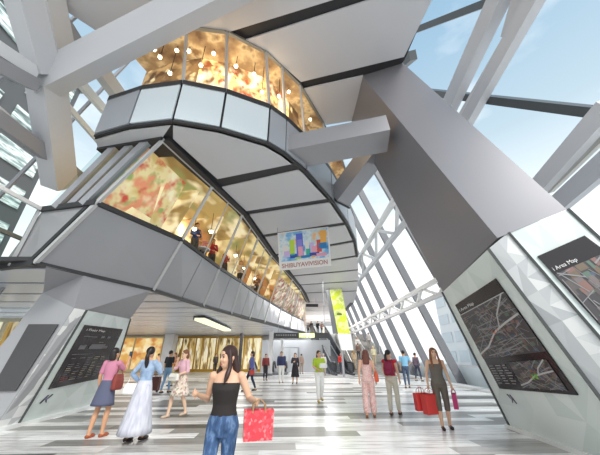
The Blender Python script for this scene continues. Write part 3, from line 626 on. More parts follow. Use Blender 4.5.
while y < 57:
    cpanel([V((.6, y, 0)), V((5.6+.02*(y-30), y, 0)), V((5.6+.02*(y-30), y+2.9, 0)), V((.6, y+2.9, 0))]); y += 3.2
# front: pale spandrel panels + glass bays
def up(p, z): return V((p.x, p.y, z))
PANEL3 = mat('#dbe5e9', .3); PANEL3D = mat('#a9adb3', .3)  # paler copy for the lit bays, their brightness put into the colour
wu = MB()
for a, b in zip(ED[1:12], ED[2:12]):
    wu.slab([up(a, Z3), up(b, Z3), up(b, ZR), up(a, ZR)], (-.08, .1, 0))
WU = struct(wu.build('wall_left', DARK))
mb = MB()
for a, b in zip(ED[1:12], ED[2:12]): mb.beam(up(a, ZR), up(b, ZR), .14, .2)
mb.build('sill_rail', DARK, WU)
mb = MB()
for a, b in zip(ED[1:12], ED[2:12]): mb.beam(up(a, Z3+.02), up(b, Z3+.02), .08, .07)
mb.build('bottom_trim', DARK, WU)
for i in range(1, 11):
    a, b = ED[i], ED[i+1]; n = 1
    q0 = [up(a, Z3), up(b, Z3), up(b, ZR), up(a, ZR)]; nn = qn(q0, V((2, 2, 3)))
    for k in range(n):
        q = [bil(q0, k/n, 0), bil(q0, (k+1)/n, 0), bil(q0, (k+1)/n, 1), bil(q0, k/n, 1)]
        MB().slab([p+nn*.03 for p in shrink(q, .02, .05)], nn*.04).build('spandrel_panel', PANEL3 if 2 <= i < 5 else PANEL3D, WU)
top_px = {2: (115, 58), 3: (187, 27), 4: (227, 32), 5: (266, 52), 6: (282, 67), 7: (300, 85), 8: (323, 123)}
TP = {k: P(*p, z=ZC) for k, p in top_px.items()}
TP[2] = up(ED[2], ZC); TP[1] = V((ED[1].x, ED[1].y, ZC)); TP[0] = V((ED[0].x, ED[0].y, ZC)); TP[9] = up(ED[9], ZC); TP[10] = up(ED[10], ZC)
wi = 11
for i in range(1, 10):
    g = struct(MB().beam(up(ED[i], ZR+.13), up(ED[i+1], ZR+.13), .05, .06).build('window_%d' % wi, FRAME)); wi += 1
    mb = MB(); nn = V((.02, -.05, 0)); mb.beam(up(ED[i], Z3)+nn, up(ED[i], ZR)+nn, .07, .07); mb.beam(up(ED[i], ZR), TP[i], .07, .07); mb.build('mullion', FRAME, g)
    MB().beam(TP[i], TP[i+1], .1, .08).build('head_trim', mat('#8a8a86', .4), g)
BOKEH = blotch('glowing_restaurant_wall', '#a87c4c', [('#e6c88e', .45, 1.1), ('#7a5a3c', .56, 2.0), ('#c65a34', .58, 2.3), ('#fff2d2', .55, 1.5), ('#8f4a2c', .62, 3.2), ('#ffd98a', .62, 2.8)], .55, (1.4, 1.4, .9))  # blurred restaurant lights painted as pale blotches with emission
BROWN = blotch('brown_restaurant_wall', '#8d6d48', [('#5f4630', .5, 1.6), ('#c2a070', .56, 2.2), ('#f3e0b0', .66, 2.6)], .4)  # pale blotches and emission carry the room's glow
def off(i, d):
    p = ED[i]; a = ED[max(i-1, 0)]; b = ED[min(i+1, len(ED)-1)]; t = (b-a).normalized(); return p+V((-t.y, t.x, 0))*d
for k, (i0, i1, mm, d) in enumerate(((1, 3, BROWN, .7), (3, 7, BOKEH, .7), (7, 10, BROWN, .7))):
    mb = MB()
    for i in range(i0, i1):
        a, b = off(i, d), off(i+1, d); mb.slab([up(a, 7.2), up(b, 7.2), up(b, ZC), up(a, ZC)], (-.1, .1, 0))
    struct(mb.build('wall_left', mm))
struct(MB().slab([up(p, 7.25) for p in ED[2:10]]+[up(off(i, .9), 7.25) for i in range(9, 1, -1)], (0, 0, .15)).build('floor', mat('#8d7755', .5)))
struct(MB().slab([TP[i]+V((0, 0, -.01)) for i in range(1, 11)]+[up(off(i, 1.0), ZC-.01) for i in range(10, 0, -1)], (0, 0, .1)).build('ceiling', pat('restaurant_ceiling', [(.3, '#6e5138'), (.5, '#a98a62'), (.6, '#d6bb8c'), (.7, '#8a6a48')], 1.6, 'noise', .6, .3)))  # ceiling glow painted as tan blotches with emission
sp_ = [(190, 47), (201, 65), (214, 52), (236, 66), (254, 74), (262, 92), (279, 96), (289, 80), (160, 57), (170, 73), (156, 45), (179, 43), (310, 106)]
for u, v in sp_:
    i = min(range(3, 9), key=lambda k: abs(edge_px[k][0]-u)) if u > 173 else 3
    base = off(i, .35); pl = (base, (off(i, 1)-off(i, 0)).normalized()); p = P(u, v, pl=pl)
    L = max(.15, ZC-p.z-.06); pendant(p.x, p.y, ZC, L, 'small glowing pendant lamp inside the upper gallery restaurant', 'upper gallery pendant lamps', .07)
for i, e in ((3, 25), (4, 40), (5, 35), (7, 25), (9, 15)):
    p = off(i, .35); light('gallery_light', 'POINT', (p.x, p.y, 9.9), e*.2, .2, col=(1, .8, .5))

# ================================================================== high ceiling
hc = [TP[1], TP[2], TP[3], TP[4], TP[5], TP[6], TP[7], TP[8], P(352, 122, z=ZC), P(405, 62, z=ZC), P(432, 0, z=ZC), V((3.7, 2.2, ZC)), V((-9, 2.2, ZC))]
struct(MB().slab([up(p, ZC+.1) for p in hc], (0, 0, .4)).build('ceiling', DARK)); CH_ = bpy.data.objects['ceiling.004']
def fp(u, v): return P(u, v, z=ZC)
HP = mat('#d3d3d7', .4)
cpanel([fp(187, 28), fp(226, 33), fp(333, 0), fp(333, 0)+(fp(333, 0)-fp(228, 33))*.9, V((-4, 2.2, 0)), V((-8.9, 2.3, 0)), TP[1], TP[2]], ZC, .06, HP, CH_)
cpanel([fp(246, 40), fp(370, 0), fp(370, 0)+(fp(370, 0)-fp(246, 40))*.3, V((3.65, 2.9, 0)), fp(432, 0), fp(404, 57), fp(301, 82), fp(283, 66), fp(266, 52)], ZC, .06, HP, CH_)
cpanel([fp(304, 89), fp(363, 76), fp(352, 121), fp(326, 125)], ZC, .06, HP, CH_)
mb = MB(); mb.slab([V((-10, -.5, ZC+1.2)), V((3, -.5, ZC+1.2)), V((3, 2.3, ZC+1.2)), V((-10, 2.3, ZC+1.2))], (0, 0, .2)); struct(mb.build('ceiling', mat('#77787b', .6)))

# ================================================================== big inclined columns
COL = mat('#88878c', .36, .25); COLR = mat('#a3a2a6', .36, .25)
TRI = [mat('#dbe3df', .35), mat('#d3dcd8', .35), mat('#e1e7e4', .35)]
TRI2 = [mat('#e6e6e4', .4), mat('#c3c5c6', .4), mat('#d6d7d6', .4)]
TRI3 = [mat('#b9bbbb', .4), mat('#aaacad', .4), mat('#c8c9c9', .4)]
def tri_quad(q, ns, ntt, mats, name, parent, lift=.012, seed=1):
    rnd = random.Random(seed); mb = MB(); n = qn(q)
    for i in range(ns):
        for j in range(ntt):
            c = [bil(q, s, t)+n*lift for s, t in ((i/ns, j/ntt), ((i+1)/ns, j/ntt), ((i+1)/ns, (j+1)/ntt), (i/ns, (j+1)/ntt))]
            k = (i+j) % 2
            for tr in (((0, 1, 2), (0, 2, 3)) if k else ((0, 1, 3), (1, 2, 3))): mb.poly([c[x] for x in tr], rnd.choice((0, 0, 1, 2)))
    return mb.build(name, mats, parent)
DARKSCR = mat('#2f2a2c', .18); MAPBG = mat('#484446', .3); ROAD = mat('#8d8b8c', .4); ROADB = mat('#bdbcbb', .4); TXT = mat('#e9e7e4', .5)
def city_map(q, rect, parent, seed, zoom=1., colours=()):
    """dark street map printed on part of a screen"""
    rnd = random.Random(seed); mb = MB(); s0, t0, s1, t1 = rect; W, H = s1-s0, t1-t0
    cs = [mat(c, .4) for c in ('#5c5453', '#756a69', '#6e5f4d', '#5a7062', '#84625a', '#4d5c70')]
    mats = [MAPBG, ROAD, ROADB]+cs+[mat(c, .4) for c in colours]
    rect_on(mb, q, rect, .008, 0)
    for k in range(int(150/zoom)):
        x, y = s0+rnd.random()*W*.92, t0+rnd.random()*H*.92; a, b = W*(.02+.05*rnd.random())*zoom, H*(.02+.05*rnd.random())*zoom
        rect_on(mb, q, (x, y, min(x+a, s1), min(y+b, t1)), .012+.00003*k, 3+rnd.randrange(len(cs)))
    def clip(p): return (min(max(p[0], s0), s1), min(max(p[1], t0), t1))
    cx, cy = s0+W*.45, t0+H*.45
    base_a = rnd.random()*.6+.2
    for k in range(int(110/zoom)):
        x, y = s0+rnd.random()*W, t0+rnd.random()*H; a = base_a+rnd.choice((0, PI/2))+rnd.gauss(0, .22); l = (.05+.22*rnd.random()**2)*zoom**.3
        p0 = clip((x-math.cos(a)*l*W, y-math.sin(a)*l*H)); p1 = clip((x+math.cos(a)*l*W, y+math.sin(a)*l*H))
        if abs(p0[0]-p1[0])+abs(p0[1]-p1[1]) > .02*W: line_on(mb, q, p0, p1, .0055*W*zoom**.5*rnd.choice((.8, 1, 1.7)), .018+.00003*k, 1)
    pts = [clip((s0+W*x, t0+H*y)) for x, y in ((0, .1), (.25, .22), (.5, .45), (.75, .55), (1, .62))]
    for a, b in zip(pts, pts[1:]): line_on(mb, q, a, b, .018*W*zoom**.4, .021, 2)
    pts = [clip((s0+W*x, t0+H*y)) for x, y in ((.95, 1), (.7, .72), (.62, .5))]
    for a, b in zip(pts, pts[1:]): line_on(mb, q, a, b, .016*W*zoom**.4, .0215, 2)
    for k in range(9 if colours else 0):
        a = rnd.random()*2*PI; r = rnd.random()*.16; x, y = clip((cx+math.cos(a)*r*W, cy+math.sin(a)*r*H)); d = .014*W*zoom
        rect_on(mb, q, (x, y, min(x+d*1.6, s1), min(y+d, t1)), .023, 3+len(cs)+k % len(colours))
    return mb.build('city_map', mats, parent)
def emblem(q, c, s, parent, flip=1, lab='dark purple zigzag emblem'):
    n = qn(q); mb = MB()
    for pts, mi in (((( -1, 1), (-.6, 1.1), (.1, .1), (-.2, -.1)), 0), (((-.1, 1), (.35, 1), (1.2, -.7), (.8, -.9)), 0), (((-.5, -.9), (-.1, -.7), (.5, .3), (.1, .3)), 0), (((-.35, .35), (.5, .35), (.4, .0), (-.25, -.05)), 1)):
        mb.poly([bil(q, c[0]+flip*x*s[0], c[1]+y*s[1])+n*(.02+.003*mi) for x, y in pts], mi)
    o = mb.build('emblem', [mat('#3a3346', .5), mat('#8d84a6', .5)], parent); o['label'] = lab; return o
def frame_line(name, pts, parent, r=.022, m=None):
    mb = MB()
    for a, b in zip(pts, pts[1:]): mb.beam(a, b, r*2, r*2)
    mb.build(name, m or mat('#4c4f4f', .4), parent)
# ---- right column
A0, B0, D0, E0, F0, H0 = V((4.79, 7.56, 0)), V((4.65, 4.55, 0)), V((4.95, 4.1, 0)), V((6.0, 3.7, 0)), V((6.6, 4.2, 0)), V((6.7, 7.3, 0))
pl1 = plane3(A0, B0, P(443, 292, y=7.5)); At, Bt = P(443, 292, pl=pl1), P(488.5, 249, pl=pl1)
Dt = P(508, 233, y=4.9); pl2 = plane3(D0, E0, Dt); Et = P(567, 209.5, pl=pl2)
Ft = Et+V((.5, .45, .1)); Ht = V((6.0, 7.6, 4.0))
Aq, Bq, Eq = P(352, 122, z=ZC), P(363, 77, z=ZC), P(405, 65, z=ZC)
Ct = (Bt+Dt)/2+V((-.02, -.03, .05))
Eq = P(405, 65, pl=plane3(Ct, Et, Bq)); Aq = P(352, 122, pl=plane3(At, Ct, Bq))
rc = thing('inclined_column', 'huge grey inclined column with two street map screens on its base', 'column', (5.6, 5.6, 0))
topr = [Aq+(Aq-At)*.04, Bq+(Bq-Ct)*.04, Eq+(Eq-Et)*.04, Eq+(Eq-Et)*.04+V((.25, .3, 0)), Eq+V((.3, 2.2, 0))]
MB().prism([At, Ct, Et, Ft, Ht], topr).build('shaft', COL, rc)
MB().prism([A0, B0, D0, E0, F0, H0], [At, Bt, Dt, Et, Ft, Ht]).build('base_core', mat('#d5d9d7', .4), rc)
q1 = [A0, B0, Bt, At]; q2 = [D0, E0, Et, Dt]; qs = [B0, D0, Dt, Bt]; qr = [E0, F0, Ft, Et]
tri_quad(q1, 5, 6, TRI, 'cladding_panel', rc, seed=3); tri_quad(q2, 4, 7, TRI, 'cladding_panel', rc, seed=4)
qa = [bil(qs, 0, 0), bil(qs, .5, 0), bil(qs, .5, 1), bil(qs, 0, 1)]; qb = [bil(qs, .5, 0), bil(qs, 1, 0), bil(qs, 1, 1), bil(qs, .5, 1)]
tri_quad(qa, 1, 7, TRI3, 'corner_strip', rc, seed=5); tri_quad(qb, 1, 14, TRI2, 'corner_strip', rc, seed=6); tri_quad(qr, 1, 8, TRI3, 'corner_strip', rc, seed=8)
frame_line('edge_trim', [A0+V((-.02, 0, 0)), At+V((-.02, 0, 0))], rc); frame_line('edge_trim', [B0+V((-.02, -.02, 0)), Bt+V((-.02, -.02, 0))], rc)
frame_line('edge_trim', [D0+V((0, -.02, 0)), Dt+V((0, -.02, 0))], rc); frame_line('edge_trim', [E0+V((0, -.02, 0)), Et+V((0, -.02, 0))], rc)
frame_line('base_trim', [A0+V((-.04, .1, .03)), B0+V((-.04, 0, .03)), D0+V((0, -.04, .03)), E0+V((0, -.04, .03))], rc, .045, mat('#e4e6e4', .4))
sc = [P(u, v, pl=pl1) for u, v in ((501, 388), (580, 394.5), (497, 278), (456.5, 304.5))]; n1 = qn(sc); sq = [p+n1*.02 for p in sc]
s1 = MB().slab(sq, n1*.02).build('map_screen', DARKSCR, rc); s1['label'] = 'dark area map screen on the inner face'
sq = [p+n1*.022 for p in sq]
city_map(sq, (.0, .33, 1, .86), s1, 11, 1., ('#c8503c', '#d9825a', '#5f8f8a'))
mb = MB(); rect_on(mb, sq, (0, .857, 1, .866), .02, 0); mb.build('header_rule', ROADB, s1)
text_on(sq, 'i Area Map', (.05, .885, .42, .93), 'lettering', TXT, s1)
city_map(sq, (.42, .03, .94, .27), s1, 12, 2.2, ('#6fae3c', '#86c24c', '#a4593f'))
mb = MB(); rnd = random.Random(5)
for c_ in range(3):
    for r_ in range(8):
        y_ = .25-.026*r_; x_ = .05+.12*c_; rect_on(mb, sq, (x_, y_-.008, x_+.05+.04*rnd.random(), y_), .012, 0)
mb.build('index_list', mat('#9c9a99', .5), s1)
# emblem under the screen
e0 = P(512.5, 399, pl=pl1); u_ = (B0-A0).normalized(); w_ = (At-A0).normalized(); eq = [e0-u_*.5-w_*.5, e0+u_*.5-w_*.5, e0+u_*.5+w_*.5, e0-u_*.5+w_*.5]
emblem(eq, (.5, .5), (.1, .09), rc)
sc = [P(u, v, pl=pl2) for u, v in ((640, 371), (720, 338), (583.5, 236.5), (537, 257))]; n2 = qn(sc); sq = [p+n2*.02 for p in sc]
s2 = MB().slab(sq, n2*.02).build('map_screen', DARKSCR, rc); s2['label'] = 'dark area map screen on the outer face'
sq = [p+n2*.022 for p in sq]
city_map(sq, (.0, .12, 1, .80), s2, 21, 2.4, ('#d8322c', '#3fa7a0', '#e8e4de', '#7aa64a'))
text_on(sq, 'i Area Map', (.04, .815, .50, .862), 'lettering', TXT, s2)
# ---- left column
N0, K0, M0, L0 = V((-6.6, 7.74, 0)), V((-6.6, 10.9, 0)), V((-6.62, 7.2, 0)), V((-8.0, 7.3, 0))
Nt, Kt, Mt, Lt = P(86, 310, y=7.7), P(130, 319, y=9.8), P(74, 308, y=7.42), P(43, 293, y=7.5)
Mt.x += 0; X0, Xt = V((-8.2, 10.8, 0)), V((-7.4, 10.2, 3.0))
lc = thing('inclined_column', 'wide grey inclined column with an information board and a blank dark screen', 'column', (-7.2, 8.6, 0))
MB().prism([N0, K0, X0, L0, M0], [Nt, Kt, Xt, Lt, Mt]).build('base_core', mat('#a9a9ac', .4, .2), lc)
zq = 3.47
MB().prism([Nt, Kt, Xt, Lt, Mt], [P(92, 277, z=zq), P(151, 290.5, z=zq), V((-7, 10.2, zq)), P(46, 266, z=zq), P(84, 275, z=zq)]).build('shaft', COLR, lc)
ql = [N0, K0, Kt, Nt]; tri_quad(ql, 5, 6, TRI, 'cladding_panel', lc, seed=13)
qm = [M0, N0, Nt, Mt]; tri_quad(qm, 2, 12, TRI2, 'corner_strip', lc, seed=14)
qf = [L0, M0, Mt, Lt]; nf = qn(qf)
plf = plane3(M0, Mt, Lt)
pp = [P(u, v, pl=plf)+nf*.02 for u, v in ((-8, 391), (17, 391), (59.5, 324.5), (30, 324.5))]
MB().slab(pp, nf*.02).build('dark_screen', mat('#454446', .3), lc)
frame_line('edge_trim', [N0+V((.02, 0, 0)), Nt+V((.02, 0, 0))], lc); frame_line('edge_trim', [K0+V((.02, 0, 0)), Kt+V((.02, 0, 0))], lc)
frame_line('base_trim', [K0+V((.05, 0, .03)), N0+V((.05, 0, .03)), M0+V((.05, -.05, .03)), L0+V((0, -.05, .03))], lc, .05, mat('#e4e6e4', .4))
pll = plane3(N0, K0, Nt)
sc = [P(u, v, pl=pll) for u, v in ((47, 389), (99, 378), (122, 329), (84, 324.5))]; nl = qn(sc); sq = [p+nl*.02 for p in sc]
s3 = MB().slab(sq, nl*.02).build('information_board', DARKSCR, lc); sq = [p+nl*.022 for p in sq]
text_on(sq, 'i Floor Map', (.08, .9, .52, .95), 'lettering', TXT, s3)
mb = MB(); rnd = random.Random(9); IL = [mat('#6f6d70', .5), mat('#9a8f7c', .5), mat('#8e4a52', .5), mat('#55627a', .5)]
for (x, y, a, b, mi) in ((.34, .6, .78, .66, 0), (.36, .655, .7, .69, 0), (.5, .72, .62, .73, 1), (.12, .6, .26, .67, 0), (.66, .6, .74, .63, 2), (.38, .61, .6, .62, 3), (.5, .8, .58, .84, 0), (.66, .8, .74, .84, 0), (.1, .81, .4, .825, 0)): rect_on(mb, sq, (x, y, a, b), .01, mi)
rect_on(mb, sq, (.06, .515, .5, .525), .01, 0)
for r_ in range(12):
    for c_ in range(5):
        if rnd.random() < .85: x_ = .1+.16*c_; y_ = .46-.032*r_; rect_on(mb, sq, (x_, y_-.012, x_+.05+.08*rnd.random(), y_), .01, 2 if (c_ == 0 and r_ > 8) else rnd.choice((0, 0, 1)))
mb.build('floor_diagram', IL, s3)
e0 = P(46, 399, pl=pll); u_ = (K0-N0).normalized(); w_ = (Nt-N0).normalized(); eq = [e0-u_*.5-w_*.5, e0+u_*.5-w_*.5, e0+u_*.5+w_*.5, e0-u_*.5+w_*.5]
emblem(eq, (.5, .5), (.14, .1), lc, -1)

# ================================================================== beams
b1 = thing('cross_beam', 'thick level grey beam between the map column and the upper gallery edge', 'beam', (1, 6.2, 7))
pa, pb = P(285, 147, y=6.6), P(386, 124, y=5.95)
MB().beam(pa+V((-.1, .4, .05)), pb+V((.15, .45, .05)), .95, .58).build('beam_body', COLR, b1)
mb = MB().beam(pa+V((-.13, .4, .05)), pa+V((-.05, .4, .05)), 1.05, .68); mb.build('end_plate', DARK, b1)
b2 = thing('cross_beam', 'short slanting grey brace below the level beam, against the upper gallery edge', 'beam', (2, 8.8, 7))
pa, pb = P(338, 200, y=9.6), P(374, 152, y=8.2)
MB().beam(pa, pb, .7, .75).build('beam_body', COLR, b2); d_ = (pb-pa).normalized(); MB().beam(pa-d_*.02, pa+d_*.05, .8, .85).build('end_plate', DARK, b2)

# ================================================================== left steel frame
fr = thing('steel_truss', 'white steel truss of one big beam, a post and struts, beside the upper gallery', 'truss', (-6.5, 5.5, 5.2))
pl_l = (V((-10, 0, 0)), V((1, 0, -.36)).normalized())
def lp(u, v, o=0.): return P(u, v, pl=(pl_l[0]+V((o, 0, 0)), pl_l[1]))
def strut(a, b, w, o=0., m=STEEL, d=None, name='strut', par=fr):
    p, q = lp(*a, o), lp(*b, o); ww = w*((p-CAM).length+(q-CAM).length)/2/F*.66
    MB().beam(p, q, ww, d or ww, up=pl_l[1]).build(name, m, par)
node = lp(47, 80); far = P(228, -12, y=3.75)
MB().beam(node+(node-far).normalized()*.25, far+(far-node)*.2, .45, .85, up=(.1, -.35, 1)).build('main_beam', STEEL, fr)
strut((47, 85), (60, 186), 24, 0, STEEL, name='post')
strut((44, 72), (22, -8), 21, .05, STEEL); strut((62, 60), (47, -8), 19, -.5, STEEL)
strut((-12, 42), (34, 72), 12, .1, mat('#e6e6e8', .4)); strut((-12, 60), (34, 84), 13, .2, STEELD); strut((-14, 102), (50, 158), 9, -.4, mat('#e6e6e8', .4))
strut((-10, 113), (96, 190), 13, -.1, STEELD)
strut((50, 4), (80, 50), 12, -.6, STEELD); strut((66, -4), (118, 30), 12, -.5, STEELD); strut((76, 78), (106, 112), 8, -.7, WHITE)
strut((97, 66), (131, 112), 13, .2, STEEL, name='bracket'); strut((64, 102), (106, 150), 5, -.3, WHITE); strut((60, 160), (92, 188), 10, .15, STEELD, name='foot_bracket')
strut((40, 132), (66, 186), 8, -.3, STEELD)
gl = struct(MB().beam((-11, -4, .1), (-11, 9.5, .1), .1, .2).build('window_30', STEELD))
for k in range(6): MB().beam((-11.0, -1+2*k, 0), (-11+.36*12, -1+2*k, 12), .06, .12).build('mullion', STEELD, gl)
for zz in (2.5, 5, 7.5, 10): MB().beam((-11+.36*zz, -4, zz), (-11+.36*zz, 9.5, zz), .08, .12).build('transom', STEELD, gl)
# ================================================================== buildings outside
def outside_building(name, lab, x0, x1, y0, y1, h, rows, cols, mw, mg, face='x'):
    t = thing(name, lab, 'building', ((x0+x1)/2, (y0+y1)/2, 0)); MB().slab([(x0, y0, 0), (x1, y0, 0), (x1, y1, 0), (x0, y1, 0)], (0, 0, h)).build('wall', mw, t)
    MB().slab([(x0-.2, y0-.2, h), (x1+.2, y0-.2, h), (x1+.2, y1+.2, h), (x0-.2, y1+.2, h)], (0, 0, .35)).build('roof', mat('#bfc1c1', .7), t)
    fx = x1+.03 if x1 < 0 else x0-.03
    for r in range(rows):
        for c in range(cols):
            ya = y0+(y1-y0)*(c+.12)/cols; yb = y0+(y1-y0)*(c+.88)/cols; za = h*(r+.25)/rows; zb = h*(r+.8)/rows
            MB().slab([(fx, ya, za), (fx, yb, za), (fx, yb, zb), (fx, ya, zb)], (.05 if x1 < 0 else -.05, 0, 0)).build('window', mg, t)
outside_building('office_building', 'dark office block with glassy windows behind the white steel truss', -24, -16, 1, 14, 19, 9, 4, mat('#67696b', .6), pat('office_glass', [(.35, '#4d5254'), (.48, '#9fb1af'), (.58, '#e3eeeb'), (.72, '#6a7071')], 1.4, 'noise', .2, .35, stretch=(1, .5, 3)))  # pale and dark streaks paint reflections into the window colour
outside_building('office_building', 'pale low building with grey windows outside the sloping facade, nearest the map column', 15, 24, 15, 27, 5.2, 2, 4, mat('#dfe2e2', .7), mat('#b9c3c8', .3))
outside_building('office_building', 'pale tall building outside the sloping facade, further back', 24, 36, 30, 50, 11, 4, 5, mat('#eceded', .7), mat('#cdd5da', .3))

# ================================================================== right facade
FB = V((9.0, 0, 0)); FN = V((1, 0, .36)).normalized()
def fx(y, z, o=0.): return V((9-.36*z+o, y, z))
gf = struct(MB().beam(fx(13.5, 13.6, .1), fx(58, 13.6, .1), .4, .3).build('window_31', RIB))
y = 14.0; ys = []
while y < 58:
    MB().beam(fx(y, -.0, .05), fx(y, 13.6, .05), .42, .2, up=(0, 1, 0)).build('rib', RIB, gf); ys.append(y); y += 3.5
for zz in (1.0,): MB().beam(fx(13.5, zz, .45), fx(58, zz, .45), .05, .08).build('transom', STEEL, gf)
MB().slab([fx(13.5, 0, .4), fx(58, 0, .4), fx(58, .95, .4), fx(13.5, .95, .4)], (.06, 0, 0)).build('lower_panel', mat('#ccd9e0', .2), gf)
mb = MB().beam((8.6, 13.5, .06), (8.6, 58, .06), .5, .12); mb.build('sill', mat('#dcdcdc', .5), gf)
def truss(lab, z0, z1, o, y0, y1, step, w):
    t = thing('steel_truss', lab, 'truss', (fx((y0+y1)/2, z0, o)))
    for zz in (z0, z1): MB().beam(fx(y0, zz, o), fx(y1, zz, o), w, w).build('chord', STEEL if zz == z0 else WHITE, t)
    mb = MB(); y = y0; k = 0
    while y+step/2 < y1:
        mb = MB().beam(fx(y, z0 if k % 2 == 0 else z1, o), fx(min(y+step, y1), z1 if k % 2 == 0 else z0, o), w*.7, w*.7); mb.build('web_member', WHITE, t); y += step; k += 1
truss('upper and deeper of the two white lattice trusses along the sloping facade', 7.6, 8.8, -.95, 9.5, 57, 2.2, .24)
truss('lower and slimmer of the two white lattice trusses along the sloping facade', 4.15, 4.75, -.8, 10.5, 57, 1.4, .2)
# roof members in the sky
pl_r = (V((9.0, 0, 0)), V((1, 0, .36)).normalized())
def rp_(u, v, o=0.): return P(u, v, pl=(pl_r[0]+V((o, 0, 0)), pl_r[1]))
def rmember(mbs, a, b, w, o, m, par, name='member', dep=None):
    p, q = rp_(*a, o), rp_(*b, o); ww = w*((p-CAM).length+(q-CAM).length)/2/F*.68
    MB().beam(p, q, ww, dep or ww, up=pl_r[1]).build(name, m, par)
vt = thing('steel_truss', 'white forked roof strut of three slim legs against the open blue sky', 'truss', rp_(460, 110))
rmember(None, (446, 114), (517, -40), 15, 0, STEEL, vt); rmember(None, (462, 118), (512, 34), 9, .2, mat('#e8e8ea', .4), vt)
rmember(None, (464, 126), (556, -40), 13, .1, STEEL, vt); rmember(None, (511, 36), (534, -40), 13, .25, STEEL, vt)
bt = thing('steel_truss', 'pair of thick pale struts rising from behind the column with the map screens', 'truss', rp_(570, 180))
rmember(None, (536, 190), (612, 104), 16, 0, STEEL, bt); rmember(None, (552, 210), (625, 146), 17, .2, mat('#b9bac0', .45), bt)
rmember(None, (548, 190), (618, 120), 9, .5, mat('#c9c6bd', .45), bt, 'web_member')
for a, b, w, lab in (((408, 33), (520, -10), 4.5, 'thin dark roof bar running off the edge of the high ceiling'), ((418, 91), (620, 115), 5.5, 'long thin dark roof bar crossing the sky behind the forked white strut'), ((398, 68), (413, 55), 7, 'short dark roof bar stub where the map column meets the ceiling')):
    p, q = rp_(*a, .45), rp_(*b, .45); ww = w*((p-CAM).length+(q-CAM).length)/2/F
    tag(MB().beam(p, q, ww, ww*.9, up=pl_r[1]).build('roof_bar', mat('#565a5c', .4)), lab, 'roof bar')

# ================================================================== back of the hall: shops, escalators, stairs
YB = 32.0
def bz(u, v, y=YB): return P(u, v, y=y)
WG = mat('#c8c9cb', .5); GOLD = mat('#b8902e', .35, .5)
struct(MB().slab([(-25, YB+.6, 0), (1.2, YB+.6, 0), (1.2, YB+.6, 3.6), (-25, YB+.6, 3.6)], (0, .2, 0)).build('wall_back', WG))
SHOPW = blotch('orange_lit_shop_wall', '#d9a85c', [('#e8c888', .48, .8), ('#c98446', .56, 1.2), ('#fbecc4', .6, .9)], .5)  # shop lighting painted into these backdrop colours and their emission
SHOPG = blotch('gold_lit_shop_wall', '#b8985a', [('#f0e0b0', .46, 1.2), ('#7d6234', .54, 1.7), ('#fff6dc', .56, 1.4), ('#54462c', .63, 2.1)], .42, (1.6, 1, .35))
def shop(lab, u0, u1, vt_, matb, nm, mframe, y=YB, head=None):
    a, b = bz(u0, vt_, y), bz(u1, vt_, y); zt = min(a.z, 3.35); x0, x1 = a.x, b.x
    t = thing('shop', lab, 'shop', ((x0+x1)/2, y, 0))
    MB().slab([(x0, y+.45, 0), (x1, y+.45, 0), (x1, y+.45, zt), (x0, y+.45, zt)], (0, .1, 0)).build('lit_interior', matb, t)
    MB().box(((x0+x1)/2, y, zt+.06), (x1-x0, .25, .16)).build('header', mframe, t)
    for k in range(nm+1):
        x = x0+(x1-x0)*k/nm; MB().box((x, y, zt/2), (.1, .16, zt)).build('mullion', mframe, t)
    MB().box(((x0+x1)/2, y, .12), (x1-x0, .2, .24)).build('plinth', mframe, t)
    MB().poly([(x0, y-.02, .2), (x1, y-.02, .2), (x1, y-.02, zt), (x0, y-.02, zt)]).build('glass', GLASS, t)
    return x0, x1, zt
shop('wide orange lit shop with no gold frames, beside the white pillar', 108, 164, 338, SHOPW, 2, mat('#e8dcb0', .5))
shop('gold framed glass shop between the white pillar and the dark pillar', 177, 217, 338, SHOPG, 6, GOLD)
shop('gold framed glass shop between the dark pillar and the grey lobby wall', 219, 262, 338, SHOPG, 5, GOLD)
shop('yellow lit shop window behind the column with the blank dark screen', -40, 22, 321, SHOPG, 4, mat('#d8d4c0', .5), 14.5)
def pillar(x, y, w, h, m, lab, nm='pillar'):
    t = thing(nm, lab, 'pillar', (x, y, 0)); MB().box((x, y, h/2), (w, w, h)).build('shaft', m, t); MB().box((x, y, .08), (w+.1, w+.1, .16)).build('base', mat('#8a8a8a', .4), t)
p = bz(170, 345, 30.5); pillar(p.x, 30.5, .95, 3.5, WHITE, 'white square pillar between the orange and the gold shopfronts')
p = bz(241, 345, 29); pillar(p.x, 29, .28, 3.5, DARK, 'slim dark pillar in front of the gold shopfronts')
p = bz(271, 345, 26); pillar(p.x, 26, .34, 3.5, WHITE, 'slim white pillar left of the small escalators')
p = bz(282, 345, 29); pillar(p.x, 29, .26, 3.5, WHITE, 'slimmer white pillar behind the man in the navy blazer')
# grey lobby wall behind the escalators
struct(MB().slab([bz(262, 340, 31), bz(330, 340, 31), V((bz(330, 340, 31).x, 31, 0)), V((bz(262, 340, 31).x, 31, 0))], (0, .15, 0)).build('wall_back', mat('#a9acb0', .4)))
lift = thing('lift_door', 'pale grey lift door in the lobby wall behind the strollers', 'door', (bz(290, 350, 30.9).x, 30.9, 0))
MB().box((bz(290, 350).x, 30.95, 1.15), (1.9, .08, 2.3)).build('frame', mat('#8c9094', .3, .5), lift)
for s in (-.42, .42): MB().box((bz(290, 350).x+s, 30.9, 1.12), (.8, .06, 2.2)).build('door_leaf', mat('#c4c8cc', .25, .5), lift)
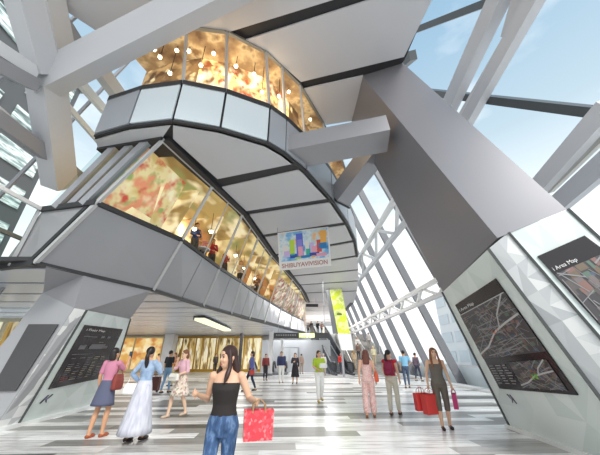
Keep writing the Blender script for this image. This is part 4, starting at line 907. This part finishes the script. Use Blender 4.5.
# upper landing at the back
struct(MB().slab([(-1, 38, 3.75), (9, 38, 3.75), (9, 60, 3.75), (-1, 60, 3.75)], (0, 0, .25)).build('floor', mat('#d8d6d2', .4)))
struct(MB().slab([(-1, 60, 0), (9.5, 60, 0), (9.5, 60, 12), (-1, 60, 12)], (0, .2, 0)).build('wall_back', mat('#e4e6e8', .6)))
struct(MB().slab([(-1, 38, 0), (9, 38, 0), (9, 38, 3.75), (-1, 38, 3.75)], (0, .2, 0)).build('wall_back', mat('#b3b6ba', .6)))
struct(MB().slab([(.6, 31.8, 3.6), (.6, 60, 3.6), (.6, 60, 6.9), (.6, 31.8, 6.9)], (-.15, 0, 0)).build('wall_left', pat('patterned_far_wall', [(.35, '#b9a493'), (.5, '#d9cdbf'), (.62, '#a4776a'), (.75, '#c9bfa8')], 1.5, 'voronoi', .6, .1)))
# big escalators
RUB = mat('#29292b', .45); GLE = glassmat('balustrade_glass', (.16, .18, .21), .15); STP = mat('#6d7075', .4, .4)
def escalator(lab, x0, y0, x1, y1, z1, w=1.0):
    t = thing('escalator', lab, 'escalator', (x0, y0, 0)); d = V((x1-x0, y1-y0, 0)).normalized(); sd = V((d.y, -d.x, 0)); L = math.hypot(x1-x0, y1-y0)
    def pt(s, z, o=0.): return V((x0, y0, 0))+d*s+sd*o+V((0, 0, z))
    prof = [(0, 0), (1.3, 0), (L-1.0, z1), (L, z1)]
    mb = MB(); n = 26
    for k in range(n):
        s = 1.0+(L-1.9)*k/n; z = z1*(k+.5)/n; dl = (L-1.9)/n
        mb.slab([pt(s, z-.35, -w/2), pt(s+dl, z-.35, -w/2), pt(s+dl, z-.35, w/2), pt(s, z-.35, w/2)], (0, 0, .35))
    mb.build('steps', STP, t); MB().slab([pt(0, .0, -w/2), pt(1.2, .0, -w/2), pt(1.2, .0, w/2), pt(0, .0, w/2)], (0, 0, .03)).build('comb_plate', FRAME, t)
    for s_ in (-1, 1):
        o = s_*(w/2+.14)
        hp = [pt(-.35, .3, o), pt(-.55, .62, o), pt(-.42, .92, o), pt(.0, .98, o)]+[pt(s, z+.98, o) for s, z in prof[1:]]
        MB().tube(hp, .085, 8).build('handrail', RUB, t)
        mb = MB(); lo = [pt(-.3, .15, o)]+[pt(s, z+.12, o) for s, z in prof[1:]]; hi = [pt(-.3, .9, o)]+[pt(s, z+.95, o) for s, z in prof[1:]]
        for a, b, c, e in zip(lo, lo[1:], hi[1:], hi): mb.poly([a, b, c, e])
        mb.build('balustrade', GLE, t)
        mb = MB()
        pr = [(-.5, 0)]+prof[1:]
        for (a, za), (b, zb) in zip(pr, pr[1:]):
            mb.slab([pt(a, za-.25 if za else 0, o-.1), pt(b, zb-.25 if zb else 0, o-.1), pt(b, zb-.25 if zb else 0, o+.1), pt(a, za-.25 if za else 0, o+.1)], (0, 0, .38 if za else .14))
        mb.build('skirt', mat('#4a4f56', .35, .4), t)
    mb = MB(); mb.slab([pt(2.0, .0, -w/2-.2), pt(L, .0, -w/2-.2), pt(L, z1-.5, -w/2-.2), pt(2.0, .05, -w/2-.2)], sd*(w+.4)); mb.build('truss_casing', mat('#59626c', .4), t)
escalator('tall escalator with dark handrails climbing from the lobby to the upper landing', 3.7, 26.4, 2.2, 38, 4.0, 1.25)
def low_esc(lab, x, y):
    t = thing('escalator', lab, 'escalator', (x, y, 0))
    for o in (-.55, .55):
        MB().tube([(x+o, y+.4, .22), (x+o, y-.05, .3), (x+o, y-.22, .62), (x+o, y-.05, .92), (x+o, y+.3, 1.0), (x+o, y+1.4, .98), (x+o, y+2.8, .45)], .075, 8).build('handrail', RUB, t)
        MB().poly([(x+o, y, .2), (x+o, y+2.8, .12), (x+o, y+2.6, .5), (x+o, y+1.4, .95), (x+o, y, .95)]).build('balustrade', GLE, t)
    MB().slab([(x-.7, y-.2, 0), (x+.7, y-.2, 0), (x+.7, y+2.9, 0), (x-.7, y+2.9, 0)], (0, 0, .1)).build('comb_plate', STP, t)
p = P(259, 376, z=0); low_esc('low escalator head with black handrails going down, left of the white pillar', p.x, p.y-.3)
p = P(275, 374.5, z=0); low_esc('low escalator head with black handrails going down, right of the white pillar', p.x+.4, p.y-.3)
# stairs
stt = thing('staircase', 'broad grey stone staircase between the tall escalator and the sloping facade ribs', 'staircase', (6.4, 27.5, 0)); mb = MB(); n = 24
for k in range(n):
    mb.slab([(4.55, 27.2+.45*k, 0), (8.5, 27.2+.45*k, 0), (8.5, 27.2+.45*(k+1), 0), (4.55, 27.2+.45*(k+1), 0)], (0, 0, 4.0*(k+1)/n))
mb.build('steps', pat('grey_stone', [(.4, '#8d8a86'), (.6, '#9d9a95')], 9., 'noise', .7), stt)
for x in (4.6, 6.5, 8.3):
    mb = MB().tube([(x, 27.0, .95), (x, 38, 4.95)], .035, 8)
    mb.build('handrail', FRAME, stt)
    for k in range(6): MB().tube([(x, 27.2+2.1*k, 4*(2.1*k)/10.8), (x, 27.2+2.1*k, .98+4*(2.1*k)/10.8)], .025, 6).build('baluster', FRAME, stt)
# ================================================================== signs and banners
y = 21.0; a, b = P(274, 335.5, y=y), P(329, 335.5, y=y)
gs = thing('direction_sign', 'long dark overhead direction sign with a pale green middle panel', 'sign', ((a+b)/2))
MB().box((a+b)/2, (b.x-a.x, .22, .36)).build('sign_box', mat('#3b3d3d', .4), gs)
x0, x1 = P(299, 335.5, y=y).x, P(314.5, 335.5, y=y).x
MB().box(((x0+x1)/2, y-.1, a.z), (x1-x0, .08, .3)).build('lit_panel', pat('green_white_panel', [(.4, '#f2f6d8'), (.55, '#cfe07a'), (.65, '#f6f8ea')], 3, 'noise', .4, .5), gs)
mb = MB()
for k in range(9):
    x = a.x+.2+(x0-a.x-.3)*k/9; mb.box((x, y-.12, a.z+.02), (.11, .02, .1))
mb.build('small_marks', mat('#8e9090', .5), gs)
for x in (a.x+.3, b.x-.3): MB().tube([(x, y, a.z+.17), (x, y, 6.92 if x > -1 else 3.5)], .02, 6).build('hanger', STEELD, gs)
y = 29.; a, b = P(306, 305.5, y=y), P(318, 305.5, y=y)
gs = thing('direction_sign', 'small dark overhead sign hanging above the top of the escalators', 'sign', ((a+b)/2))
MB().box((a+b)/2, (b.x-a.x, .18, .28)).build('sign_box', mat('#2d2d2f', .4), gs)
for x in (a.x+.2, b.x-.2): MB().tube([(x, y, a.z+.1), (x, y, 6.92)], .02, 6).build('hanger', STEELD, gs)
# yellow green banner
y = 24.0
q = [P(338, 333.5, y=y), P(350, 333.5, y=y), P(341.5, 289, y=y), P(329.5, 289.5, y=y)]
bn = thing('banner', 'tall yellow-green advertising banner leaning beside the escalator', 'banner', (q[0]+q[1])/2)
o = MB().slab(q, (0, .05, 0)).build('banner_sheet', pat('yellow_green_print', [(.3, '#cfdc28'), (.46, '#c4d43a'), (.54, '#dfe8a4'), (.62, '#b4c84a'), (.75, '#e6ecc4')], 1.3, 'noise', .5, .1), bn)
MB().slab([q[0]+V((-.38, 0, 0)), q[0], q[3], q[3]+V((-.3, 0, 0))], (0, .3, 0)).build('side_panel', mat('#6b6d70', .4), bn)
mb = MB(); rect_on(mb, q, (.2, .40, .62, .44), .02, 0); rect_on(mb, q, (.3, .445, .52, .455), .02, 0); mb.build('printed_line', mat('#5d6a2a', .5), bn)
mb = MB(); mb.slab([q[0]+V((-.05, 0, -.05)), q[1]+V((.08, 0, -.05)), q[1]+V((.18, 0, -1.25)), q[0]+V((.2, 0, -1.25))], (0, .3, 0)); mb.build('support_block', mat('#dfe0e2', .4), bn)
MB().tube([q[0]+V((.25, .15, -1.2)), V((q[0].x+.3, y+.15, 0))], .09, 8).build('post', STEELD, bn)
for p in (q[2], q[3]): MB().tube([p, V((p.x-.05, p.y, 6.93))], .02, 6).build('hanger', STEELD, bn)
# picture banner
y = 11.6; q = [P(279.5, 270.5, y=y), P(331.5, 265.5, y=y), P(328.5, 226.5, y=y), P(277.5, 233, y=y)]
n_ = qn(q); pbn = thing('banner', 'white hanging banner with a painted city skyline and SHIBUYAVIVISION lettering', 'banner', (q[0]+q[1])/2)
MB().slab(q, -n_*.04).build('banner_sheet', mat('#e6e3df', .5, 0, .05), pbn)
qp = [bil(q, *p) for p in ((.03, .21), (.97, .21), (.97, .97), (.03, .97))]
mb = MB(); mb.poly([p+n_*.01 for p in qp])
mb.build('painting', pat('watercolour_sky', [(.3, '#3f86c4'), (.42, '#7fb6dd'), (.5, '#d9e2e4'), (.56, '#b9d3de'), (.63, '#e8c090'), (.72, '#d98a6c')], 1.6, 'noise', .5, .06, detail=3), pbn)
mb = MB(); cols = ['#b9d84a', '#5d6fd0', '#8f86d8', '#e8a3b4', '#3fae9a', '#f0b25a', '#d8574a', '#2f7fb8', '#e4e0da', '#cbb6e0', '#2b4fa8', '#f0e08a']
def blk(s0, t0, s1, t1, c, l): rect_on(mb, qp, (s0, t0, s1, t1), l, c)
for k, r in enumerate(((.2, .12, .3, .72, 0), (.34, .1, .48, .92, 1), (.36, .3, .46, .7, 2), (.37, .12, .47, .45, 3), (.52, .12, .6, .6, 8), (.53, .1, .62, .35, 4), (.62, .14, .7, .55, 9), (.66, .12, .76, .42, 3), (.76, .2, .86, .62, 6), (.8, .3, .96, .5, 7), (.84, .5, .97, .93, 5), (.05, .2, .17, .55, 8), (.08, .14, .2, .34, 9), (.2, .08, .34, .22, 10), (.22, .18, .3, .24, 4), (.42, .05, .6, .14, 7), (.6, .08, .8, .2, 10), (.74, .06, .95, .16, 3), (.3, .04, .42, .1, 0), (.64, .04, .72, .1, 5))):
    blk(*r[:4], r[4], .014+.0008*k)
mb.build('painted_towers', [mat(c, .5, 0, .03) for c in cols], pbn)
text_on(q, 'SHIBUYAVIVISION', (.05, .045, .93, .155), 'lettering', mat('#b9887f', .5), pbn, .015, True)
for p in (q[2], q[3]): MB().tube([p, V((p.x, p.y, 6.92))], .012, 6).build('hanger', STEELD, pbn)

for x, y, z, e, sx, sy in ((3, 46, 6.7, 500, 4, 10), (1.5, 20, 6.7, 260, 2, 8), (-1, 30, 3.45, 90, 4, 2), (3.0, 32, 6.7, 350, 3, 6)):
    light('fill_light', 'AREA', (x, y, z), e, sx, sy)  # added fill lamps to brighten the hall floor and far landing
